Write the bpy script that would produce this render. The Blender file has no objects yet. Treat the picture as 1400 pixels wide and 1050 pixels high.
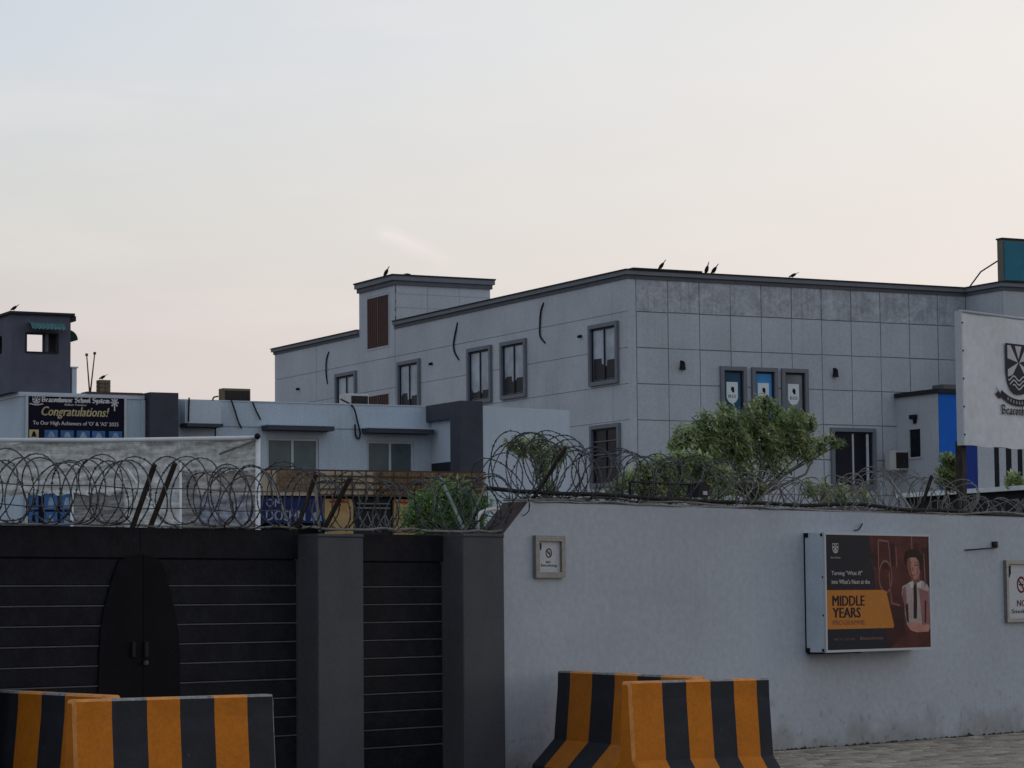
import bpy, bmesh, math, random
from mathutils import Vector, Matrix
random.seed(7)
rnd = random.random
ru = random.uniform
SC = bpy.context.scene
COL = SC.collection

# ------------------------------------------------------------------ camera
FPX, PIT, ROL = 3765.628, .07899901, -.00907156      # focal length in pixels of a 1400 px wide frame, tilt up, roll
EYE = Vector((0, 0, 1.62))
_c, _s = math.cos(PIT), math.sin(PIT)
FW = Vector((0, _c, _s)); _U = Vector((0, -_s, _c)); _R = Vector((1, 0, 0))
_c, _s = math.cos(ROL), math.sin(ROL)
RT = _c * _R + _s * _U
UP = -_s * _R + _c * _U
cam = bpy.data.cameras.new('camera'); camo = bpy.data.objects.new('camera', cam); COL.objects.link(camo)
cam.sensor_width = 36; cam.lens = FPX * 36 / 1400; cam.clip_start = .1; cam.clip_end = 3000
camo.matrix_world = Matrix(((RT.x, UP.x, -FW.x, EYE.x), (RT.y, UP.y, -FW.y, EYE.y), (RT.z, UP.z, -FW.z, EYE.z), (0, 0, 0, 1)))
SC.camera = camo

# ------------------------------------------------------------------ view
SC.view_settings.view_transform = 'Standard'
SC.view_settings.look = 'None'
SC.view_settings.exposure = 0.0
SC.view_settings.gamma = 1
try: SC.view_settings.use_curve_mapping = False
except Exception: pass

# ------------------------------------------------------------------ sky and sun (dusk, bright thin haze, sun gone low to the right)
SUN_EL, SUN_AZ = math.radians(4), math.radians(62)      # azimuth clockwise from the view direction (+Y)
world = bpy.data.worlds.new('World'); SC.world = world; world.use_nodes = True
nt = world.node_tree; nt.nodes.clear()
def N(t, **k):
    n = nt.nodes.new(t)
    for a, b in k.items(): setattr(n, a, b)
    return n
def Lk(a, b): nt.links.new(a, b)
def M_(op, a, b=None, c=None, clamp=False):
    n = N('ShaderNodeMath', operation=op); n.use_clamp = clamp
    for i, x in enumerate((a, b, c)):
        if x is None: continue
        if isinstance(x, (int, float)): n.inputs[i].default_value = x
        else: Lk(x, n.inputs[i])
    return n.outputs[0]
def MIX(f, a, b):
    n = N('ShaderNodeMix', data_type='RGBA')
    for i, x in ((0, f), (6, a), (7, b)):
        if isinstance(x, (int, float)): n.inputs[i].default_value = x
        elif isinstance(x, tuple): n.inputs[i].default_value = (*x, 1)
        else: Lk(x, n.inputs[i])
    return n.outputs[2]
def RAMP(x, stops, ease='EASE'):
    n = N('ShaderNodeValToRGB'); r = n.color_ramp; r.interpolation = 'LINEAR'
    r.elements[0].position, r.elements[0].color = stops[0][0], (*stops[0][1], 1)
    r.elements[1].position, r.elements[1].color = stops[-1][0], (*stops[-1][1], 1)
    for p, c in stops[1:-1]:
        e = r.elements.new(p); e.color = (*c, 1)
    Lk(x, n.inputs[0]); return n.outputs[0]
tc = N('ShaderNodeTexCoord'); sx = N('ShaderNodeSeparateXYZ'); Lk(tc.outputs['Generated'], sx.inputs[0])
X, Y, Z = sx.outputs
sky = N('ShaderNodeTexSky', sky_type='NISHITA'); sky.sun_disc = False
sky.sun_elevation = SUN_EL; sky.sun_rotation = SUN_AZ; sky.air_density = 1.0; sky.dust_density = 2.5; sky.ozone_density = 2.0
# haze veil: warm near the horizon, pale blue higher, bluer overhead; a little warmer and brighter on the sun's side
elev = M_('MAXIMUM', Z, 0.0)
side = M_('ADD', M_('MULTIPLY', X, math.sin(SUN_AZ)), M_('MULTIPLY', Y, math.cos(SUN_AZ)))   # 1 toward the sun
cool = RAMP(elev, [(0, (.62, .54, .53)), (.07, (.645, .578, .567)), (.10, (.650, .592, .580)), (.14, (.651, .658, .633)), (.20, (.600, .665, .734)), (.4, (.50, .585, .70)), (1, (.40, .475, .60))])
warm = RAMP(elev, [(0, (.80, .69, .64)), (.07, (.835, .745, .700)), (.13, (.850, .780, .735)), (.20, (.857, .825, .793)), (.4, (.68, .70, .72)), (1, (.42, .49, .60))])
sidef = M_('MULTIPLY_ADD', side, 2.6, -.60, clamp=True)
veil = MIX(sidef, cool, warm)
# thin, faint cloud streaks
mp = N('ShaderNodeMapping'); Lk(tc.outputs['Generated'], mp.inputs[0]); mp.inputs['Rotation'].default_value = (0, .10, 0); mp.inputs['Scale'].default_value = (5, 5, 26)
nz = N('ShaderNodeTexNoise'); nz.inputs['Scale'].default_value = 1.6; nz.inputs['Detail'].default_value = 6; nz.inputs['Roughness'].default_value = .55; Lk(mp.outputs[0], nz.inputs['Vector'])
cl = M_('MULTIPLY_ADD', nz.outputs[0], 2.4, -1.15, clamp=True)
veil2 = MIX(M_('MULTIPLY', cl, .38), veil, (.88, .82, .78))
# one short bright wisp of cloud above the roof
az = M_('DIVIDE', X, Y); el = M_('DIVIDE', Z, Y)
e0 = (510 - 700) / FPX; h0 = (822 - 308) / FPX; e1 = (640 - 700) / FPX; h1 = (822 - 362) / FPX
dx, dh = e1 - e0, h1 - h0; ll = math.hypot(dx, dh); dx /= ll; dh /= ll
p = M_('ADD', M_('MULTIPLY', M_('SUBTRACT', az, e0), dx), M_('MULTIPLY', M_('SUBTRACT', el, h0), dh))
q = M_('SUBTRACT', M_('MULTIPLY', M_('SUBTRACT', az, e0), -dh), M_('MULTIPLY', M_('SUBTRACT', el, h0), -dx))
nw = N('ShaderNodeTexNoise'); nw.inputs['Scale'].default_value = 60; nw.inputs['Detail'].default_value = 3; Lk(tc.outputs['Generated'], nw.inputs['Vector'])
q = M_('ADD', q, M_('MULTIPLY_ADD', nw.outputs[0], .004, -.002))
pn = M_('DIVIDE', p, ll)
along = M_('MULTIPLY', M_('MULTIPLY', pn, 7.0, clamp=True), M_('MULTIPLY', M_('SUBTRACT', 1.05, pn), 1.3, clamp=True))
across = M_('SUBTRACT', 1.0, M_('DIVIDE', M_('ABSOLUTE', q), .0042), clamp=True)
front = M_('GREATER_THAN', Y, 0.0)
wisp = M_('MULTIPLY', M_('MULTIPLY', along, across), front)
veil3 = MIX(M_('MULTIPLY', wisp, .6), veil2, (.90, .82, .80))
vs = N('ShaderNodeVectorMath', operation='SCALE'); Lk(veil3, vs.inputs[0]); vs.inputs['Scale'].default_value = 11.0
# below the horizon
lowf = M_('MULTIPLY', Z, -40.0, clamp=True)
bgc = MIX(.90, sky.outputs[0], vs.outputs[0])
bgc = MIX(lowf, bgc, (1.6, 1.55, 1.5))
bg = N('ShaderNodeBackground'); bg.inputs[1].default_value = .1; Lk(bgc, bg.inputs[0])
wo = N('ShaderNodeOutputWorld'); Lk(bg.outputs[0], wo.inputs[0])

sun = bpy.data.lights.new('sun', 'SUN'); so = bpy.data.objects.new('sun', sun); COL.objects.link(so)
sun.energy = .35; sun.angle = math.radians(25); sun.color = (1, .86, .74)
sd = Vector((math.sin(SUN_AZ) * math.cos(.12), math.cos(SUN_AZ) * math.cos(.12), math.sin(.12)))
so.rotation_euler = sd.to_track_quat('Z', 'Y').to_euler(); so.location = (40, 10, 30)

# ------------------------------------------------------------------ geometry helpers
def ray(x, y): return FW + (x - 700) / FPX * RT - (y - 525) / FPX * UP
def atz(x, y, z):
    d = ray(x, y); return EYE + (z - EYE.z) / d.z * d
def aty(x, y, Yv):
    d = ray(x, y); return EYE + Yv / d.y * d
class Frame:
    """local axes of a building or wall: x along it, y behind it, z up"""
    def __init__(s, o, a):
        s.a = a; s.o = Vector((o[0], o[1], 0)); s.d = Vector((math.cos(a), math.sin(a), 0)); s.n = Vector((-math.sin(a), math.cos(a), 0))
    def R(s, x, y, b=0):
        d = ray(x, y); t = ((s.o - EYE).dot(s.n) + b) / d.dot(s.n); P = EYE + t * d
        return (P - s.o).dot(s.d), P.z
    def L(s, x, y, a=0):
        d = ray(x, y); t = ((s.o - EYE).dot(s.d) + a) / d.dot(s.d); P = EYE + t * d
        return (P - s.o).dot(s.n), P.z
    def w(s, p): return s.o + s.d * p[0] + s.n * p[1] + Vector((0, 0, p[2]))
    def loc(s, P):
        q = Vector((P[0], P[1], 0)) - s.o; return Vector((q.dot(s.d), q.dot(s.n), P[2]))
class FM:
    """a wall face of a frame: a along, o outward, z up"""
    def __init__(s, kind='R', off=0.): s.k = kind; s.off = off
    def __call__(s, a, o, z): return (a, s.off - o, z) if s.k == 'R' else (s.off - o, a, z)
RF = FM()
class MB:
    def __init__(s): s.v = []; s.f = []; s.m = []; s.sm = False
    def add(s, vs, fs, mi=0):
        b = len(s.v); s.v += [tuple(v) for v in vs]; s.f += [tuple(i + b for i in f) for f in fs]; s.m += [mi] * len(fs); return s
    def box(s, a0, a1, o0, o1, z0, z1, fm=None, mi=0):
        fm = fm or (lambda a, o, z: (a, o, z))
        vs = [fm(a, o, z) for z in (z0, z1) for o in (o0, o1) for a in (a0, a1)]
        return s.add(vs, [(0, 1, 3, 2), (4, 6, 7, 5), (0, 4, 5, 1), (2, 3, 7, 6), (0, 2, 6, 4), (1, 5, 7, 3)], mi)
    def cbox(s, a0, a1, o0, o1, z0, z1, fm=None, c=.01, mi=0):
        """box whose outer face has chamfered edges (o1 is the outer side)"""
        fm = fm or (lambda a, o, z: (a, o, z)); sg = 1 if o1 > o0 else -1
        vs = [fm(*p) for p in ((a0, o0, z0), (a1, o0, z0), (a1, o0, z1), (a0, o0, z1),
              (a0, o1 - sg * c, z0), (a1, o1 - sg * c, z0), (a1, o1 - sg * c, z1), (a0, o1 - sg * c, z1),
              (a0 + c, o1, z0 + c), (a1 - c, o1, z0 + c), (a1 - c, o1, z1 - c), (a0 + c, o1, z1 - c))]
        fs = [(3, 2, 1, 0), (0, 1, 5, 4), (1, 2, 6, 5), (2, 3, 7, 6), (3, 0, 4, 7), (4, 5, 9, 8), (5, 6, 10, 9), (6, 7, 11, 10), (7, 4, 8, 11), (8, 9, 10, 11)]
        return s.add(vs, fs, mi)
    def prism(s, pts, o0, o1, fm=RF, mi=0):
        n = len(pts); vs = [fm(a, o0, z) for a, z in pts] + [fm(a, o1, z) for a, z in pts]
        fs = [tuple(range(n)), tuple(range(2 * n - 1, n - 1, -1))] + [(i, (i + 1) % n, n + (i + 1) % n, n + i) for i in range(n)]
        return s.add(vs, fs, mi)
    def flat(s, pts, o, fm=RF, mi=0): return s.add([fm(a, o, z) for a, z in pts], [tuple(range(len(pts)))], mi)
    def slab(s, a0, a1, z0, z1, o0, o1, holes, fm=RF, mi=0):
        hs = [h for h in holes if h[0] < a1 and h[1] > a0 and h[2] < z1 and h[3] > z0]
        A = sorted({a0, a1} | {min(max(x, a0), a1) for h in hs for x in h[:2]}); Zs = sorted({z0, z1} | {min(max(x, z0), z1) for h in hs for x in h[2:4]})
        fil = lambda i, j: 0 <= i < len(A) - 1 and 0 <= j < len(Zs) - 1 and not any(h[0] < (A[i] + A[i + 1]) / 2 < h[1] and h[2] < (Zs[j] + Zs[j + 1]) / 2 < h[3] for h in hs)
        for i in range(len(A) - 1):
            for j in range(len(Zs) - 1):
                if not fil(i, j): continue
                x0, x1, y0, y1 = A[i], A[i + 1], Zs[j], Zs[j + 1]
                s.add([fm(x0, o1, y0), fm(x1, o1, y0), fm(x1, o1, y1), fm(x0, o1, y1)], [(0, 1, 2, 3)], mi)
                s.add([fm(x0, o0, y0), fm(x1, o0, y0), fm(x1, o0, y1), fm(x0, o0, y1)], [(3, 2, 1, 0)], mi)
                for (di, dj, p, q_) in ((-1, 0, (x0, y0), (x0, y1)), (1, 0, (x1, y0), (x1, y1)), (0, -1, (x0, y0), (x1, y0)), (0, 1, (x0, y1), (x1, y1))):
                    if not fil(i + di, j + dj):
                        s.add([fm(p[0], o0, p[1]), fm(q_[0], o0, q_[1]), fm(q_[0], o1, q_[1]), fm(p[0], o1, p[1])], [(0, 1, 2, 3)], mi)
        return s
    def tube(s, path, r, n=6, mi=0, cap=True):
        P = [Vector(p) for p in path]; m = len(P); b = len(s.v); up = Vector((0, 0, 1)); prev = None
        for i, p in enumerate(P):
            t = (P[min(i + 1, m - 1)] - P[max(i - 1, 0)])
            if t.length < 1e-9: t = Vector((1, 0, 0))
            t.normalize()
            if prev is None: a = t.cross(up if abs(t.z) < .9 else Vector((1, 0, 0)))
            else: a = prev - t * prev.dot(t)
            if a.length < 1e-6: a = t.orthogonal()
            a.normalize(); prev = a; c = t.cross(a); rr = r[i] if isinstance(r, (list, tuple)) else r
            for k in range(n):
                th = 2 * math.pi * k / n; s.v.append(tuple(p + (a * math.cos(th) + c * math.sin(th)) * rr))
        for i in range(m - 1):
            for k in range(n):
                s.f.append((b + i * n + k, b + i * n + (k + 1) % n, b + (i + 1) * n + (k + 1) % n, b + (i + 1) * n + k)); s.m.append(mi)
        if cap:
            s.f.append(tuple(b + k for k in range(n - 1, -1, -1))); s.m.append(mi)
            s.f.append(tuple(b + (m - 1) * n + k for k in range(n))); s.m.append(mi)
        s.sm = True; return s
    def build(s, name, mats, parent=None, fr=None, base=None):
        """link as one mesh object; with a parent the vertices are taken relative to the parent thing's base"""
        me = bpy.data.meshes.new(name)
        off = Vector(OFF[parent.name]) if parent is not None else Vector(base or (0, 0, 0))
        me.from_pydata([(v[0] - off.x, v[1] - off.y, v[2] - off.z) for v in s.v], [], s.f)
        mats = mats if isinstance(mats, (list, tuple)) else [mats]
        for m in mats: me.materials.append(m)
        for p_, mi in zip(me.polygons, s.m): p_.material_index = mi
        if s.sm:
            for p_ in me.polygons: p_.use_smooth = True
        me.update()
        o = bpy.data.objects.new(name, me); COL.objects.link(o)
        if parent is not None: o.parent = parent; OFF[o.name] = tuple(off)
        else:
            if fr is not None: o.location = fr.w(off); o.rotation_euler = (0, 0, fr.a)
            else: o.location = off
            OFF[o.name] = tuple(off)
        return o
OFF = {}
def tag(o, label=None, cat=None, group=None, kind=None):
    for k, v in (('label', label), ('category', cat), ('group', group), ('kind', kind)):
        if v: o[k] = v
    return o
def thing(name, label, cat, fr=None, base=(0, 0, 0), group=None):
    o = bpy.data.objects.new(name, None); o.empty_display_size = .2; COL.objects.link(o)
    if fr is not None: o.location = fr.w(base); o.rotation_euler = (0, 0, fr.a)
    else: o.location = base
    OFF[o.name] = tuple(base); return tag(o, label, cat, group)

# ------------------------------------------------------------------ materials
def mat(name, col, rough=.8, var=.12, scale=3., streak=0., bump=.15, bscale=60., spec=.12, metal=0., col2=None, low=None, tr=0., fine=.06, transl=0., chip=0.):
    m = bpy.data.materials.new(name); m.use_nodes = True; t = m.node_tree; t.nodes.clear()
    def n(ty, **k):
        x = t.nodes.new(ty)
        for a, b in k.items(): setattr(x, a, b)
        return x
    lk = t.links.new
    out = n('ShaderNodeOutputMaterial'); bs = n('ShaderNodeBsdfPrincipled'); lk(bs.outputs[0], out.inputs[0])
    bs.inputs['Roughness'].default_value = rough; bs.inputs['Metallic'].default_value = metal; bs.inputs['Specular IOR Level'].default_value = spec
    co = n('ShaderNodeTexCoord')
    def noise(sc, det, vec=None, rg=.55):
        z = n('ShaderNodeTexNoise'); z.inputs['Scale'].default_value = sc; z.inputs['Detail'].default_value = det; z.inputs['Roughness'].default_value = rg; lk(vec or co.outputs['Object'], z.inputs['Vector']); return z.outputs[0]
    def mix(f, a, b, bt='MIX'):
        x = n('ShaderNodeMix', data_type='RGBA', blend_type=bt)
        for i, v in ((0, f), (6, a), (7, b)):
            if isinstance(v, (int, float)): x.inputs[i].default_value = v
            elif isinstance(v, tuple): x.inputs[i].default_value = (*v, 1)
            else: lk(v, x.inputs[i])
        return x.outputs[2]
    def rng(v, a, b, c, d):
        x = n('ShaderNodeMapRange'); lk(v, x.inputs[0])
        for i, q_ in enumerate((a, b, c, d)): x.inputs[i + 1].default_value = q_
        return x.outputs[0]
    dark = tuple(c * (1 - var) for c in col); lite = tuple(min(1, c * (1 + var)) for c in col)
    vec = None
    if isinstance(scale, tuple):
        mq = n('ShaderNodeMapping'); lk(co.outputs['Object'], mq.inputs[0]); mq.inputs['Scale'].default_value = scale; vec = mq.outputs[0]; scale = 1.5
    c = mix(rng(noise(scale, 5, vec), .3, .7, 0, 1), dark, lite)
    if fine: c = mix(rng(noise(bscale * .7, 3), .35, .65, 0, 1), c, tuple(x * (1 - 2.2 * fine) for x in col)) if False else mix(1.0, c, _gray(n, lk, rng, noise(bscale * .6, 3), fine), 'MULTIPLY')
    if streak:
        mpn = n('ShaderNodeMapping'); lk(co.outputs['Object'], mpn.inputs[0]); mpn.inputs['Scale'].default_value = (5, 5, .35)
        c = mix(rng(noise(1.6, 5, mpn.outputs[0]), .5, .78, 0, streak), c, tuple(x * .45 for x in (col2 or col)))
    if chip:
        c = mix(rng(noise(11, 8, None, .7), .66, .70, 0, chip), c, (.20, .19, .175))
        c = mix(rng(noise(2.2, 6, None, .65), .52, .75, 0, chip * .55), c, (.13, .12, .105))
    if low:     # splash dirt above the ground: (height, colour, strength)
        sz = n('ShaderNodeSeparateXYZ'); lk(co.outputs['Object'], sz.inputs[0])
        add = n('ShaderNodeMath', operation='ADD'); lk(sz.outputs[2], add.inputs[0]); lk(rng(noise(2.4, 6), .3, .7, -low[0] * .8, low[0] * .8), add.inputs[1])
        c = mix(rng(add.outputs[0], 0, low[0], low[2], 0), c, low[1])
        pt = n('ShaderNodeMath', operation='MULTIPLY'); lk(rng(noise(9, 7), .57, .68, 0, .45), pt.inputs[0]); lk(rng(sz.outputs[2], .1, .9, 1, 0), pt.inputs[1])
        c = mix(pt.outputs[0], c, tuple(x * .5 for x in low[1]))
    lk(c, bs.inputs['Base Color'])
    if bump:
        b = n('ShaderNodeBump'); b.inputs['Strength'].default_value = bump; b.inputs['Distance'].default_value = .01; lk(noise(bscale, 4), b.inputs['Height']); lk(b.outputs[0], bs.inputs['Normal'])
    if transl:
        tl = n('ShaderNodeBsdfTranslucent'); ms = n('ShaderNodeMixShader'); ms.inputs[0].default_value = transl
        lk(c, tl.inputs[0]); lk(bs.outputs[0], ms.inputs[1]); lk(tl.outputs[0], ms.inputs[2]); lk(ms.outputs[0], out.inputs[0])
    if tr: 
        bs.inputs['Alpha'].default_value = 1 - tr
    return m
def _gray(n, lk, rng, src, amt):
    x = n('ShaderNodeCombineColor'); v = rng(src, .3, .7, 1 - amt * 2, 1 + amt * .5)
    for i in range(3): lk(v, x.inputs[i])
    return x.outputs[0]
C = {}
def mk(k, *a, **kw):
    if k.split('_')[0] in ('poster', 'skin', 'shirt', 'hair', 'banner', 'ink', 'gate', 'crest'): kw['spec'] = .03
    C[k] = mat(k, *a, **kw); return C[k]
mk('facade_plaster', (.40, .43, .47), .9, .10, .5, streak=.16, bscale=25, bump=.3)
mk('facade_scuffed', (.38, .405, .445), .9, .24, 2.2, streak=.55, bscale=18, bump=.5, fine=.12)
mk('facade_joint', (.24, .258, .285), .9, .1)
mk('cornice_grey', (.105, .112, .13), .8, .1)
mk('cap_dark', (.028, .028, .032), .8, .1)
mk('window_trim', (.155, .168, .195), .8, .08)
mk('frame_dark', (.018, .021, .028), .5, .05)
mk('brown_louvre', (.075, .042, .038), .7, .1)
mk('low_plaster', (.40, .475, .555), .9, .08, .8, streak=.2, bscale=30)
mk('low_plaster_pale', (.44, .505, .58), .9, .06, .8, streak=.15)
mk('portal_dark', (.055, .058, .076), .85, .1)
mk('tower_grey', (.088, .095, .125), .85, .12)
mk('white_frame', (.42, .46, .50), .6, .08)
mk('wall_paint', (.335, .370, .420), .85, .09, .45, streak=.07, bscale=22, bump=.3, low=(.32, (.19, .19, .18), .6), fine=.05, chip=.16)
mk('raw_brick_end', (.075, .060, .058), .95, .25, 12)
mk('pillar_paint', (.064, .068, .078), .8, .12, 2, bscale=40)
mk('gate_paint', (.0135, .0145, .019), .5, .25, 5, bscale=50, spec=.04, fine=.15)
mk('gate_plate', (.0055, .0062, .0085), .45, .25, 4, bscale=50, spec=.04)
mk('gate_strip', (.085, .086, .093), .5, .12, 8)
mk('orange_paint', (.49, .155, .013), .6, .10, 5, bscale=60, fine=.08, chip=.35)
mk('black_paint', (.025, .027, .034), .6, .15, 5, bscale=60, chip=.22)
mk('orange_worn_lit', (.62, .26, .08), .8, .2, 14, bscale=60, chip=.8)  # worn edge paint, with the sky's highlight on barrier tops put into the colour
mk('black_worn_lit', (.22, .22, .22), .8, .5, 14, bscale=60, chip=.9)  # worn black edge, lightened by the same painted-in top highlight
mk('concrete_grey', (.25, .25, .24), .9, .15, 6)
mk('paver', (.30, .265, .215), .92, .25, 6, bscale=40, bump=.6, fine=.15)
mk('paver_pale', (.37, .33, .27), .92, .25, 6, bscale=40, bump=.6, fine=.15)
mk('paver_dark', (.22, .195, .16), .92, .25, 6, bscale=40, bump=.6, fine=.15)
mk('soil', (.10, .09, .078), .95, .3, 3)
mk('joint_sand', (.055, .050, .045), .95, .2, 8)
mk('moss', (.030, .032, .024), .95, .4, 20)
mk('wire', (.050, .055, .062), .55, .3, 20, spec=.5, metal=.3, bump=0)
mk('wire_pale', (.20, .205, .205), .6, .3, 12, bump=0)
mk('rust_iron', (.034, .028, .027), .75, .35, 15)
mk('iron_pale', (.19, .23, .205), .7, .25, 15)
mk('cable_black', (.018, .018, .020), .7, .2, 10, bump=0)
mk('cable_grey', (.17, .165, .155), .8, .3, 10, bump=0)
mk('pipe_white', (.60, .62, .64), .55, .1)
mk('crow_black', (.012, .012, .014), .6, .1, 30, bump=0)
mk('ac_white', (.45, .46, .46), .5, .06)
mk('ac_dark', (.03, .026, .028), .6, .1)
mk('metal_box', (.42, .50, .57), .55, .08, 3)
mk('black_metal', (.010, .011, .014), .6, .1)
mk('alu_frame', (.20, .20, .195), .45, .15, 20, metal=.3)
mk('paper_white', (.40, .42, .45), .7, .03, 3, bump=0)
mk('ink_black', (.022, .022, .03), .7, .05, bump=0)
mk('ink_red', (.14, .025, .030), .7, .05, bump=0)
mk('poster_navy', (.012, .016, .025), .35, .08, 2, bump=0)
mk('poster_red', (.070, .020, .020), .35, .35, 4, bump=0, fine=.1)
mk('poster_red_dark', (.035, .011, .013), .35, .3, 5, bump=0)
mk('poster_red_pale', (.20, .095, .090), .35, .2, 5, bump=0)
mk('poster_orange', (.40, .155, .030), .35, .06, 3, bump=0)
mk('poster_white', (.42, .41, .40), .4, .05, bump=0)
mk('skin_print', (.36, .18, .14), .4, .15, 9, bump=0)
mk('skin_shade', (.17, .065, .055), .4, .1, 9, bump=0)
mk('shirt_print', (.30, .24, .24), .4, .15, 9, bump=0)
mk('hair_print', (.016, .008, .008), .4, .1, bump=0)
mk('vinyl_white', (.48, .52, .56), .5, .05, .9, streak=.05, bscale=12, bump=.08)
mk('crest_navy', (.012, .016, .030), .5, .05, bump=0)
mk('banner_navy', (.010, .010, .022), .5, .1, bump=0)
mk('banner_text', (.52, .50, .52), .5, .05, bump=0)
mk('banner_gold', (.42, .36, .20), .5, .2, 8, bump=0)
mk('banner_blue', (.050, .13, .30), .5, .3, 6, bump=0)
mk('banner_pale', (.22, .30, .42), .5, .3, 6, bump=0)
mk('blue_panel', (.004, .11, .50), .45, .06)
mk('blue_panel_dark', (.010, .035, .22), .5, .06)
mk('teal_sign', (.022, .15, .22), .45, .12, 1.5)
mk('sign_edge', (.13, .125, .11), .7, .1)
mk('shade_net', (.56, .58, .57), .95, .20, (2, 2, 26), bscale=18, bump=1, fine=.2)
mk('shade_net_thin', (.55, .56, .56), .95, .35, (2, 2, 22), bscale=18, bump=1, fine=.2, tr=.5)
mk('bamboo', (.185, .130, .085), .9, .35, 9, bump=.5, fine=.2)
mk('cream_cloth', (.36, .31, .24), .9, .15, 6)
mk('bamboo_lath', (.085, .050, .030), .9, .2, 9)
mk('kiosk_blue', (.012, .020, .095), .5, .3, 4)
mk('kiosk_yellow', (.36, .245, .11), .7, .2, 6)
mk('kiosk_red', (.28, .05, .025), .7, .2, 6)
mk('letter_white', (.26, .29, .36), .6, .1, bump=0)
mk('teal_awning', (.070, .150, .165), .7, .2, 6)
mk('green_awning', (.018, .040, .028), .7, .3, 8)
mk('straw_box', (.15, .125, .08), .9, .2, 6)
mk('stick_brown', (.11, .085, .065), .9, .2, 6)
mk('red_slab', (.10, .055, .055), .9, .2, 3)
mk('bark', (.10, .105, .080), .95, .3, 15, bump=.6)
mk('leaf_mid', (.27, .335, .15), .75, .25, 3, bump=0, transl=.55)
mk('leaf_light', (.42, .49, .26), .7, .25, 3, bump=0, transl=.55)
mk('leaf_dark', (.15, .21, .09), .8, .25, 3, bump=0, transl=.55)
mk('fern_mid', (.17, .31, .12), .75, .25, 3, bump=0, transl=.55)
mk('fern_light', (.31, .45, .16), .7, .25, 3, bump=0, transl=.55)
mk('shed_dark', (.022, .024, .030), .8, .3, 2)
mk('pennant_print', (.60, .66, .70), .5, .05, bump=0)
SPECG = {'glass_dark': .06, 'poster_glass_navy': .1, 'poster_glass_blue': .1, 'poster_glass_grey': .1, 'glass_curtain': .22, 'glass_teal': .25}
def glass(name, col, rough=.12):
    m = mat(name, col, rough, .35, 1.3, spec=SPECG.get(name, .3), bump=0, fine=0); return m
C['glass_blue'] = glass('glass_blue', (.060, .075, .090), .16)
C['glass_dark'] = glass('glass_dark', (.012, .015, .022), .22)
C['glass_curtain'] = glass('glass_curtain', (.25, .30, .36), .3)
C['poster_glass_navy'] = glass('poster_glass_navy', (.020, .070, .13), .3)
C['poster_glass_blue'] = glass('poster_glass_blue', (.040, .21, .46), .3)
C['poster_glass_grey'] = glass('poster_glass_grey', (.15, .17, .185), .3)
C['glass_teal'] = glass('glass_teal', (.075, .105, .115), .25)

# ------------------------------------------------------------------ lettering
def text(s, x0, z0, w, h, o, m, parent, fm=RF, shear=0., bold=0., name='lettering'):
    cu = bpy.data.curves.new('t', 'FONT'); cu.body = s; cu.size = 1; cu.shear = shear; cu.resolution_u = 2
    ob = bpy.data.objects.new('t', cu); COL.objects.link(ob)
    bpy.context.view_layer.update()
    me = bpy.data.meshes.new_from_object(ob.evaluated_get(bpy.context.evaluated_depsgraph_get()))
    bpy.data.objects.remove(ob)
    xs = [v.co.x for v in me.vertices]; ys = [v.co.y for v in me.vertices]
    X0, X1, Y0, Y1 = min(xs), max(xs), min(ys), max(ys)
    b = MB()
    for k, sh_ in enumerate((-.6, 0, .6) if bold else (0,)):
        b.add([fm(x0 + (v.co.x + sh_ * bold - X0) / (X1 - X0) * w, o + .0003 * k, z0 + (v.co.y - Y0) / (Y1 - Y0) * h) for v in me.vertices], [tuple(p.vertices) for p in me.polygons])
    bpy.data.meshes.remove(me)
    return b.build(name, m, parent)
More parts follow.
